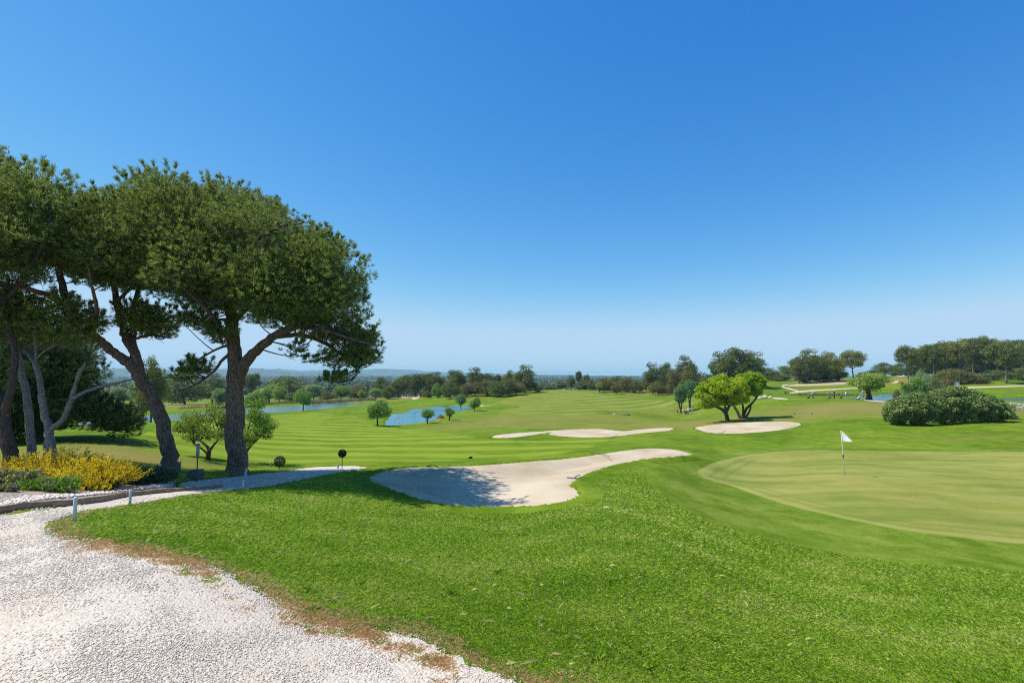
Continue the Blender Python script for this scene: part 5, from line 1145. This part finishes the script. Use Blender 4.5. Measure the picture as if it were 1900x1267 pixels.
# farmhouse beyond the left pond
def farmhouse():
    g = ground_at(229, 740, 262); k = 262 / FPX; w, dpt, h = 20 * k, 15 * k, 10 * k; root = empty('farmhouse', g, 'small pale pink farmhouse among the trees beyond the long pond', 'house', None, .25)
    M_WALL = plain('pale pink render', (.42, .30, .24), .9, .1, var=.08, scale=1); M_TILE = plain('clay roof tiles', (.34, .17, .10), .9, .1, var=.25, scale=4)
    wl = MB().box((0, 0, h / 2 - .4), (w, dpt, h + .8)); s = w / 2; wl.add(np.array([[-s, -dpt / 2 + .01, h], [-s, dpt / 2 - .01, h], [-s, 0, h + 5 * k], [s, -dpt / 2 + .01, h], [s, dpt / 2 - .01, h], [s, 0, h + 5 * k]]), np.array([[0, 1, 2], [3, 5, 4]])); wl.build('wall', M_WALL, root)
    o = .4; r = MB()
    for sg in (-1, 1):
        a = np.array([[-s - o, sg * (dpt / 2 + o), h - .15], [s + o, sg * (dpt / 2 + o), h - .15], [s + o, 0, h + 5 * k + .12], [-s - o, 0, h + 5 * k + .12]]); r.add(np.concatenate([a, a + [0, 0, .2]]), np.array([[0, 1, 2, 3], [4, 5, 6, 7], [0, 1, 5, 4], [1, 2, 6, 5], [2, 3, 7, 6], [3, 0, 4, 7]]))
    r.build('roof', M_TILE, root)
    for x in (-.28, .1, .32): MB().box((x * w, -dpt / 2 - .03, h * .58), (.9, .08, 1.3)).build('window', M_DGREY, root)
farmhouse()
# dark ditch mouth
g = G(1157, 769.5); k = g[1] / FPX; m = MB(); m.box((0, 0, .0), (24 * k, .5, .3), -.05, bev=.08); m.box((0, -.26, .04), (20 * k, .06, .16), -.05)
tag(m.build('drain_wall', M_STONEB, None, False, g), 'low dark stone drain edge across the pale fairway', 'drain')
# dry stone wall at the right edge
g0, g1 = ground_at(1877, 760, 82), ground_at(1990, 760, 78)
def stone_wall():
    rg = np.random.default_rng(650); m = MB(); d = g1 - g0; L = np.linalg.norm(d[:2]); ax = d / np.linalg.norm(d); rz = math.atan2(ax[1], ax[0])
    for row in range(4):
        x = -rg.uniform(0, .3)
        while x < L:
            w = rg.uniform(.35, .7); c = g0 - g0 + ax * (x + w / 2) + [0, 0, .12 + row * .235]; m.box(c + rg.normal(0, .015, 3), (w - .02, .4, .22), rz + rg.normal(0, .03), bev=.035); x += w
    tag(m.build('stone_wall', M_ROCK, None, False, g0), 'low wall of pale grey blocks at the right edge behind the shrub', 'wall')
stone_wall()
# water birds and fountain
for (px, py, s), lab in zip([(775,769.5,.55),(739,784.5,.5)], ['white water bird in the middle of the turquoise pond','white water bird near the near bank of the turquoise pond']):
    a, b = ray(px, py); Y = -D_MID / b; m = MB(); m.ball((0, 0, .07 * s / .5), (.34 * s, .17 * s, .16 * s), 12, 8); m.tube([(.22 * s, 0, .08), (.34 * s, 0, .24 * s + .08), (.33 * s, 0, .5 * s), (.40 * s, 0, .56 * s), (.50 * s, 0, .53 * s)], [.06 * s, .045 * s, .045 * s, .06 * s, .02 * s], 8); m.tube([(-.25 * s, 0, .1 * s), (-.42 * s, 0, .18 * s)], [.08 * s, .02 * s], 6)
    tag(m.build('water_bird', M_WHITE, None, True, (a * Y, Y, WATER_Z['mid'])), lab, 'bird', 'white birds on the turquoise pond')
def fountain():
    rg = np.random.default_rng(660); Y = 134; a, b = ray(1777, 726); x = a * Y; z0 = WATER_Z['right']; top = P(1777, 707, Y)[2] - z0; root = empty('fountain', (x, Y, z0), 'white fountain jet rising from the pond behind the large shrub', 'fountain')
    m = MB(); n = 1500; t = rg.random(n); ang = rg.uniform(0, 6.283, n); v = rg.uniform(.45, 1, n); rr = (.12 + 1.1 * t * v); h = top * (1 - (1 - 2 * t * .98) ** 2) * v * .98; c = np.stack([np.cos(ang) * rr * t, np.sin(ang) * rr * t, h], 1)
    V, F, A = leaves(c, np.tile([0, 0, 1.0], (n, 1)) + .5 * unit(n, rg), .16, .035, rg); obj('spray', mesh_np('spray', V, F, {'v': A}), M_FROTH, root)
    MB().tube([(0, 0, -.2), (0, 0, .15), (0, 0, .3)], [.25, .22, .06], 12).build('nozzle', M_DGREY, root, True)
fountain()
# reeds on the far shore
def reeds():
    rg = np.random.default_rng(670); C_ = []
    for p, q, n, sp in [((484,755.5),(560,750.5),1700,2.2),((560,751),(694,744.5),2400,2.5),((330,762),(430,759.5),800,2),((1490,736),(1600,737),700,4.0),((1680,729.5),(1760,731),500,1.6)]:
        for f in rg.random(n):
            px = p[0] + (q[0] - p[0]) * f; py = p[1] + (q[1] - p[1]) * f
            C_.append((px, py, sp))
    base = {}
    out = []
    for px, py, sp in C_:
        key = (round(px / 6), round(py)); 
        if key not in base: base[key] = G(px, py - 1.2)
        g = base[key]; out.append([g[0] + rg.normal(0, .5), g[1] + abs(rg.normal(0, sp)), 0])
    c = np.array(out); c[:, 2] = H(c[:, 0], c[:, 1]) - .05; n = len(c)
    rt = c[:, 0] > 40
    V, F, A = leaves(c, np.tile([0, 0, 1.0], (n, 1)) + .25 * unit(n, rg), rg.uniform(.6, 1.5, n) * np.where(rt, .55, 1), .14, rg, np.where(rt, rg.uniform(0, .35, n), rg.random(n)), np.tile([-.5, -.6, .4], (n, 1)))
    tag(obj('reeds', mesh_np('reeds', V, F, {'v': A}), leaf_mat('dry reeds', (.10, .11, .03), (.24, .22, .09), (.40, .33, .16), .3, None, .08)), 'tan and green reeds along the far pond banks', 'reeds', kind='stuff')
reeds()

# ------------------------------------------------------------------ flower bed
def spikes(c, R, Hh, n, rng, up=.9):
    """curved stems rising and spreading from a bush base"""
    a = rng.uniform(0, 6.283, n); r = R * np.sqrt(rng.random(n)); b = np.stack([np.cos(a) * r * .55, np.sin(a) * r * .55, np.zeros(n)], 1)
    d = np.stack([np.cos(a) * r, np.sin(a) * r, np.zeros(n)], 1); h = Hh * (1 - .5 * (r / R) ** 2) * rng.uniform(.45, 1.2, n); e = b + d * rng.uniform(.4, .8, n)[:, None] + np.stack([rng.normal(0, .1, n), rng.normal(0, .1, n), h], 1)
    return b, e
def broom(lab, px, py, Y, w, htop, n, seed):
    rng = np.random.default_rng(seed); g = ground_at(px, py, Y); R = w * Y / FPX / 2; Hh = P(px, htop, Y)[2] - g[2]; root = empty('broom_bush', g, lab, 'bush', 'yellow broom bushes in the flower bed')
    b, e = spikes(None, R, Hh, n, rng); K = 34; t = rng.random((n, K)) ** .75; t = .12 + .9 * t
    ctr = b[:, None] * (1 - t[..., None]) + e[:, None] * t[..., None]; ctr[..., 2] -= (.10 * Hh * np.sin(t * 3)) * .4; ax = norm(e - b)
    c = ctr.reshape(-1, 3) + rng.normal(0, .014, (n * K, 3)); d = np.repeat(ax, K, 0) + 1.1 * unit(n * K, rng); tt = t.ravel(); fl = rng.random(n * K) < np.clip((tt - .42) * 2.6, 0, .93)
    out = norm(c * [1, 1, .6] / max(R, .1) + [0, 0, .6])
    V, F, A = leaves(c[fl], d[fl], .042 * rng.uniform(.7, 1.3, fl.sum()), .026, rng, None, out[fl]); obj('blossom', mesh_np('blossom', V, F, {'v': A}), L_BROOM, root)
    V, F, A = leaves(c[~fl], d[~fl], .05, .014, rng, None, out[~fl]); obj('foliage', mesh_np('foliage', V, F, {'v': A}), L_BGREEN, root)
    m = MB()
    for p, q in zip(b[::3], e[::3]): m.tube([p - [0, 0, .05], (p + q) / 2 + [0, 0, -.02], q], [.006, .004, .002], 4, cap=False)
    m.build('stems', B_DARK, root)
L_BROOM = leaf_mat('yellow broom blossom', (.38, .25, .005), (.66, .46, .008), (.82, .62, .02), .4, (.55, .25, .02), 3)
L_BGREEN = leaf_mat('broom foliage', (.05, .085, .012), (.12, .17, .02), (.24, .26, .04), .35, None, 3)
broom('yellow broom bush spreading towards the path, with orange tinted spikes', 172, 900, 11.6, 130, 852, 540, 701)
broom('taller yellow broom bush at the back, in front of the grey stems', 105, 885, 12.8, 124, 836, 430, 702)
broom('sparse yellow broom bush at the left edge of the bed', 38, 888, 13.0, 74, 846, 150, 703)
def mound(name, lab, px, py, Y, w, htop, n, leafm, L, W, seed, flowers=None, group=None, upright=0.0):
    rng = np.random.default_rng(seed); g = ground_at(px, py, Y); R = w * Y / FPX / 2; Hh = P(px, htop, Y)[2] - g[2]; root = empty(name, g, lab, 'flowering plant' if flowers else 'shrub', group)
    k = 16; lb = np.array([[rng.uniform(-.65, .65) * R, rng.uniform(-.5, .5) * R, Hh * rng.uniform(.2, .6), R * rng.uniform(.28, .45), R * rng.uniform(.28, .45), Hh * rng.uniform(.3, .42)] for _ in range(k)])
    V, F, A = lobe_leaves(lb, n, L, W, rng, 0, .3 + upright * 4, .8); obj('foliage', mesh_np('foliage', V, F, {'v': A}), leafm, root)
    m = MB()
    for l in lb: m.tube([(l[0] * .3, l[1] * .3, -.05), l[:3] * [.7, .7, .6], l[:3]], [.010, .007, .003], 5, cap=False)
    m.build('stems', B_DARK, root)
    if flowers:
        fm, fn, fs = flowers; i = rng.integers(0, k, fn); u = unit(fn, rng); u[:, 2] = np.abs(u[:, 2]); c = lb[i, :3] + u * lb[i, 3:] * 1.04; c = np.repeat(c, 5, 0) + rng.normal(0, fs * .35, (fn * 5, 3))
        V, F, A = leaves(c, unit(fn * 5, rng) + np.repeat(u, 5, 0), fs, fs * .7, rng, None, np.repeat(u, 5, 0)); obj('blossom', mesh_np('blossom', V, F, {'v': A}), fm, root)
L_LUSH = leaf_mat('lush bed foliage', (.06, .13, .012), (.13, .26, .022), (.22, .36, .05), .4, None, 3); L_GREYG = leaf_mat('grey green bed foliage', (.07, .10, .045), (.15, .19, .09), (.26, .30, .17), .3, None, 3)
L_DARKS = leaf_mat('dark shrub foliage', (.03, .045, .018), (.06, .08, .032), (.11, .13, .055), .2, None, 3); L_LAV = leaf_mat('lavender foliage', (.05, .085, .045), (.09, .14, .07), (.16, .21, .12), .3, None, 3)
F_PINK = leaf_mat('magenta blossom', (.28, .04, .24), (.45, .08, .40), (.60, .18, .55), .35); F_YEL = leaf_mat('small yellow blossom', (.5, .36, .01), (.7, .52, .02), (.8, .62, .05), .35)
mound('flowering_plant', 'lush green mound dotted with purple flowers before the yellow broom', 92, 918, 10.3, 105, 884, 5200, L_LUSH, .075, .028, 711, (F_PINK, 70, .035), 'flowering plants along the timber edge')
mound('flowering_plant', 'pink flowered clump at the left edge above the timber', 6, 930, 9.6, 50, 900, 2200, L_LUSH, .07, .028, 712, (F_PINK, 75, .035), 'flowering plants along the timber edge')
mound('flowering_plant', 'grey green clump with small yellow flowers behind the pink ones', 28, 908, 10.8, 80, 868, 4600, L_GREYG, .06, .024, 713, (F_YEL, 60, .035), 'flowering plants along the timber edge')
mound('shrub', 'dark low shrub right of the yellow broom', 248, 905, 12.8, 46, 872, 4200, L_DARKS, .07, .022, 714, None, 'dark shrubs right of the broom')
mound('shrub', 'spiky blue green lavender-like shrub in front of the leaning trunk', 297, 906, 13.4, 66, 868, 6400, L_LAV, .13, .012, 715, None, 'dark shrubs right of the broom', .5)

# ------------------------------------------------------------------ golfers
def skin_mesh(name, chains, mat, parent, sub=1, extra=None):
    """one continuous surface grown round joined chains; a chain is [(point, radius), ...], starting at an existing point to join"""
    verts = []; rad = []; edges = []; idx = {}
    for ch in chains:
        prev = None
        for p, r in ch:
            key = tuple(round(q, 4) for q in p)
            if key not in idx: idx[key] = len(verts); verts.append(p); rad.append(r)
            i = idx[key]
            if prev is not None and prev != i: edges.append((prev, i))
            prev = i
    me = bpy.data.meshes.new(name + '_cage'); me.from_pydata([tuple(v) for v in verts], edges, []); o = bpy.data.objects.new(name + '_cage', me); COL.objects.link(o)
    o.modifiers.new('skin', 'SKIN'); sv = me.skin_vertices[0].data
    for i, r in enumerate(rad): sv[i].radius = (r, r)
    sv[0].use_root = True
    if sub: s = o.modifiers.new('sub', 'SUBSURF'); s.levels = sub; s.render_levels = sub
    dg = bpy.context.evaluated_depsgraph_get(); nm = bpy.data.meshes.new_from_object(o.evaluated_get(dg)); nm.name = name
    bpy.data.objects.remove(o); bpy.data.meshes.remove(me)
    for pl in nm.polygons: pl.use_smooth = True
    nm.materials.clear()
    return obj(name, nm, mat, parent)
def golfer(lab, px, py, h, rz, shirt, legs, cap, arms, stride=.16, shorts=False, Y=None):
    """arms: list of two (elbow, wrist) positions in metres for a 1.75 m figure facing +X, left then right"""
    g = G(px, py) if Y is None else ground_at(px, py, Y); root = empty('person', g, lab, 'person', 'golfers on the course', rz)
    hip, knee, ank = .92, .50, .08; B = []; V3 = lambda *a: tuple(a)
    pel = V3(0, 0, .95); wai = V3(.0, 0, 1.12); che = V3(.01, 0, 1.33); nk = V3(.01, 0, 1.47); hd0 = V3(.02, 0, 1.56); hd1 = V3(.03, 0, 1.64); hd2 = V3(.02, 0, 1.715)
    body = [[(pel, .135), (wai, .125), (che, .145), (nk, .055), (hd0, .075), (hd1, .092), (hd2, .072)], [(hd1, .092), (V3(.125, 0, 1.625), .016)], [(hd1, .092), (V3(.01, .095, 1.63), .02)], [(hd1, .092), (V3(.01, -.095, 1.63), .02)]]
    sh = []; tr = [[(pel, .15), (V3(0, 0, 1.04), .138)]]; SR = [[(V3(0, 0, .98), .15), (wai, .14), (che, .158), (V3(.01, 0, 1.44), .085)]]
    for s, (elb, wri) in zip((1, -1), arms):
        a = V3(.01, .18 * s, 1.41); body.append([(che, .145), (a, .058), (elb, .042), (wri, .028)])
        w = np.array(wri); e = np.array(elb); d = (w - e) / np.linalg.norm(w - e); palm = w + d * .075; body[-1].append((tuple(palm), .032))
        lat = np.array([1.0, 0, 0]) if abs(d[0]) < .7 else np.array([0, 0, 1.0]); lat = lat - d * (lat @ d); lat /= np.linalg.norm(lat); inw = np.cross(d, lat)
        for q, ln in zip((-.028, -.01, .009, .026), (.055, .07, .066, .05)):
            f0 = palm + lat * q + d * .015; body.append([(tuple(palm), .032), (tuple(f0), .010), (tuple(f0 + d * ln * .5 + inw * .012), .009), (tuple(f0 + d * ln * .8 + inw * .04), .007)])
        th = w + d * .03 + lat * .03; body.append([(tuple(palm), .032), (tuple(th), .011), (tuple(th + d * .035 + lat * .02), .009)])
        SR.append([(che, .158), (a, .075), (tuple(np.array(a) * .45 + np.array(elb) * .55), .062)])
    for s in (1, -1):
        st = stride * s; hp = V3(0, .09 * s, .90); kn = V3(st * .55 + .03, .095 * s, .50); an = V3(st - .02, .1 * s, .09); toe = V3(st + .16, .115 * s, .04)
        body.append([(pel, .135), (hp, .085), (kn, .056), (an, .04), (V3(st + .06, .107 * s, .05), .042), (toe, .032)])
        end = kn if shorts else V3(st - .02, .1 * s, .12)
        tr.append([(pel, .15), (hp, .105)] + ([(V3(st * .5 + .03, .095 * s, .54), .085)] if shorts else [(kn, .076), (end, .062)]))
        SH = skin_mesh('shoe', [[(V3(st - .04, .1 * s, .05), .05), (V3(st + .06, .107 * s, .045), .052), (V3(st + .17, .115 * s, .04), .04)]], M_BLACK if not shorts else M_WHITE, root)
    skin_mesh('body', body, M_SKIN, root); skin_mesh('shirt', SR, shirt, root); skin_mesh('shorts' if shorts else 'trousers', tr, legs, root)
    m = MB(); m.ball((.02, 0, 1.69), (.108, .10, .085), 14, 10); m.box((.13, 0, 1.675), (.12, .14, .014), 0, bev=.006); m.build('cap', cap, root, True)
    root.scale = (h / 1.75,) * 3
    return root
C_LB, C_WH, C_BK, C_PK = cloth('light blue shirt', (.22, .45, .70)), cloth('white shirt', (.70, .71, .73)), cloth('black clothing', (.015, .016, .022)), cloth('pink shirt', (.62, .12, .22))
C_BLUE, C_BEIGE, C_NAVY = cloth('bright blue shorts', (.03, .22, .58)), cloth('beige trousers', (.48, .35, .22)), cloth('dark blue trousers', (.03, .045, .09))
pull = lambda s=1: [((-.10, .27, 1.17), (-.16, .25, .92)), ((.20 * s, -.24, 1.18), (.42 * s, -.22, 1.08))]
rest = [((-.04, .25, 1.15), (.06, .24, .92)), ((.02, -.25, 1.15), (.12, -.24, .93))]
push = [((.20, .24, 1.18), (.44, .16, 1.10)), ((.20, -.24, 1.18), (.44, -.16, 1.10))]
wide = [((-.02, .42, 1.22), (.08, .62, 1.05)), ((.10, -.36, 1.20), (.25, -.58, 1.10))]
golfer('man in light blue shirt and beige trousers with both arms spread, by the pond', 1601.5, 742, 1.76, math.radians(100), C_LB, C_BEIGE, C_WH, wide)
golfer('man in white shirt and bright blue shorts, seen from behind', 1570, 739.5, 1.72, math.radians(170), C_WH, C_BLUE, C_WH, push, .1, True)
golfer('person dressed in black with a pale cap', 1548.5, 739.5, 1.78, math.radians(175), C_BK, C_BK, C_WH, pull())
golfer('person in light blue top and dark trousers with a white cap, farthest along the bank', 1508.5, 739, 1.72, math.radians(180), C_LB, C_NAVY, C_WH, push)
golfer('walker in pink top and dark trousers on the far fairway', 1257.5, 767, 1.66, math.radians(20), C_PK, C_BK, C_BK, rest)
golfer('walker in white shirt and blue trousers on the far fairway', 1277.5, 769, 1.76, math.radians(-160), C_WH, cloth('blue trousers', (.12, .20, .42)), C_WH, pull())
def trolley(px, py, rz, lab, blab, bag_m, trim_m, tilt=.75):
    g = G(px, py); root = empty('golf_trolley', g, lab, 'golf trolley', 'golf trolleys', rz)
    for s in (1, -1):
        m = MB(); m.tube([(0, .26 * s - .025, .15), (0, .26 * s + .025, .15)], [.15, .15], 18); w = m.build('wheel', M_BLACK, root, True)
        MB().tube([(0, .26 * s - .03, .15), (0, .26 * s + .03, .15)], [.09, .09], 14).build('rim', M_GREY, w, True)
    m = MB(); m.tube([(0, -.26, .15), (0, .26, .15)], [.015, .015], 8); m.tube([(.02, 0, .14), (-.35, 0, .62), (-.62, 0, .95)], [.02, .018, .016], 8); m.tube([(.02, 0, .15), (.42, 0, .08)], [.016, .016], 8); m.build('frame', M_DGREY, root, True)
    m = MB(); m.tube([(-.62, -.12, .95), (-.66, 0, .98), (-.62, .12, .95)], [.02, .02, .02], 8); m.build('handle', M_BLACK, root, True)
    m = MB(); m.tube([(.42, -.03, .07), (.42, .03, .07)], [.07, .07], 12); m.build('front_wheel', M_BLACK, root, True)
    gb = empty('golf_bag', g + [0, 0, .0], blab, 'golf bag', 'golf bags on the trolleys', rz)
    ax = np.array([-math.cos(tilt), 0, math.sin(tilt)]); p0 = np.array([.22, 0, .20]); MB().tube([p0, p0 + ax * .06, p0 + ax * .45, p0 + ax * .84, p0 + ax * .88], [.10, .125, .13, .14, .12], 16).build('bag_body', bag_m, gb, True)
    n = np.array([math.sin(tilt), 0, math.cos(tilt)]); MB().ball(p0 + ax * .32 + n * .12, (.09, .09, .16), 12, 8).build('pocket', trim_m, gb, True); MB().tube([p0 + ax * .80, p0 + ax * .86], [.145, .15], 16).build('collar', trim_m, gb, True)
    rg = np.random.default_rng(int(px))
    for q in range(5):
        o = np.array([0, rg.uniform(-.08, .08), 0]) + n * rg.uniform(-.07, .07); e = p0 + o + ax * rg.uniform(1.02, 1.2); c = MB().tube([p0 + o + ax * .85, e], [.008, .008], 6).build('club_shaft', M_GREY, gb, True)
        MB().ball(e, (.06, .035, .045), 10, 7).build('club_head', M_DGREY if q % 2 else M_WHITE, c, True)
trolley(1592, 741.5, math.radians(195), 'trolley pulled by the man with spread arms', 'white and black golf bag tilted on the trolley by the man with spread arms', M_WHITE, M_BLACK, .6)
trolley(1561, 739.3, math.radians(185), 'trolley left of the man in bright blue shorts', 'black golf bag left of the man in bright blue shorts', M_BLACK, M_DGREY)
trolley(1539.5, 739.3, math.radians(185), 'trolley left of the person in black', 'dark golf bag with red trim left of the person in black', M_DGREY, M_RED)
trolley(1500.5, 739, math.radians(180), 'trolley pushed by the farthest golfer along the bank', 'black and white golf bag of the farthest golfer along the bank', M_BLACK, M_WHITE)
trolley(1273, 768.5, math.radians(20), 'trolley beside the walker in white on the far fairway', 'black golf bag beside the walker in white on the far fairway', M_BLACK, M_DGREY)
# ------------------------------------------------------------------ light, air, camera
SUN_EL, SUN_AZ = math.radians(56), math.radians(-86)     # azimuth from +Y towards +X
w = bpy.data.worlds.new('World'); SC.world = w; w.use_nodes = True
nt = w.node_tree; nt.nodes.clear()
sky = nt.nodes.new('ShaderNodeTexSky'); sky.sky_type = 'NISHITA'; sky.sun_disc = False
sky.sun_elevation = SUN_EL; sky.sun_rotation = SUN_AZ; sky.air_density = 1.0; sky.dust_density = .1; sky.ozone_density = 5.0; sky.altitude = 200
bg = nt.nodes.new('ShaderNodeBackground'); bg.inputs['Strength'].default_value = .10
# the photograph's own colour grade of the sky: deeper blue overhead
sep = nt.nodes.new('ShaderNodeSeparateColor'); com = nt.nodes.new('ShaderNodeCombineColor'); nt.links.new(sky.outputs[0], sep.inputs[0])
for i, (k, g) in enumerate(((.38, 1.85), (1.06, 1.02), (2.75, .53))):
    pw = nt.nodes.new('ShaderNodeMath'); pw.operation = 'POWER'; pw.inputs[1].default_value = g; ml = nt.nodes.new('ShaderNodeMath'); ml.operation = 'MULTIPLY'; ml.inputs[1].default_value = k
    mn = nt.nodes.new('ShaderNodeMath'); mn.operation = 'SMOOTH_MIN'; mn.inputs[1].default_value = (3.8, 5.4, 7.1)[i]; mn.inputs[2].default_value = 1.6
    nt.links.new(sep.outputs[i], pw.inputs[0]); nt.links.new(pw.outputs[0], ml.inputs[0]); nt.links.new(ml.outputs[0], mn.inputs[0]); nt.links.new(mn.outputs[0], com.inputs[i])
ow = nt.nodes.new('ShaderNodeOutputWorld')
nt.links.new(com.outputs[0], bg.inputs['Color']); nt.links.new(bg.outputs[0], ow.inputs['Surface'])
sl = bpy.data.lights.new('sun', 'SUN'); sl.energy = 5.0; sl.angle = math.radians(.53); sl.color = (1, .95, .87)
so = bpy.data.objects.new('sun', sl); COL.objects.link(so)
sd = Vector((math.cos(SUN_EL) * math.sin(SUN_AZ), math.cos(SUN_EL) * math.cos(SUN_AZ), math.sin(SUN_EL)))
so.rotation_euler = (-sd).to_track_quat('-Z', 'Y').to_euler()
cd = bpy.data.cameras.new('camera'); cd.sensor_width = 36; cd.sensor_fit = 'HORIZONTAL'; cd.lens = 36 * FPX / 1900; cd.clip_start = .1; cd.clip_end = 40000
cam = bpy.data.objects.new('camera', cd); COL.objects.link(cam); cam.location = (0, 0, E); cam.rotation_euler = (math.pi / 2 + PITCH, 0, 0)
SC.camera = cam
if HAZE:
    hz = MB().box((0, 4700, 29), (19000, 9700, 124)).build('haze', None)
    hm = bpy.data.materials.new('thin blue air'); hm.use_nodes = True; ht = hm.node_tree; ht.nodes.clear()
    ho = ht.nodes.new('ShaderNodeOutputMaterial'); hv = ht.nodes.new('ShaderNodeVolumePrincipled')
    hv.inputs['Color'].default_value = (.50, .85, 1, 1); hv.inputs['Density'].default_value = HAZE
    ht.links.new(hv.outputs[0], ho.inputs['Volume']); hz.data.materials.append(hm)
    tag(hz, 'thin blue haze over the far plain and hills', 'haze', kind='stuff')
SC.view_settings.view_transform = 'Standard'; SC.view_settings.look = 'None'; SC.view_settings.exposure = .38; SC.view_settings.gamma = 1
SC.render.engine = 'CYCLES'
cy = SC.cycles; cy.use_denoising = DENOISE; SC.cycles.filter_width = 1.15; cy.max_bounces = 8; cy.diffuse_bounces = 3; cy.glossy_bounces = 3; cy.transmission_bounces = 4; cy.volume_bounces = 0; cy.transparent_max_bounces = 8
cy.caustics_reflective = False; cy.caustics_refractive = False; cy.use_adaptive_sampling = False
try: cy.denoising_input_passes = 'RGB_ALBEDO_NORMAL'; cy.denoising_prefilter = 'ACCURATE'
except Exception: pass
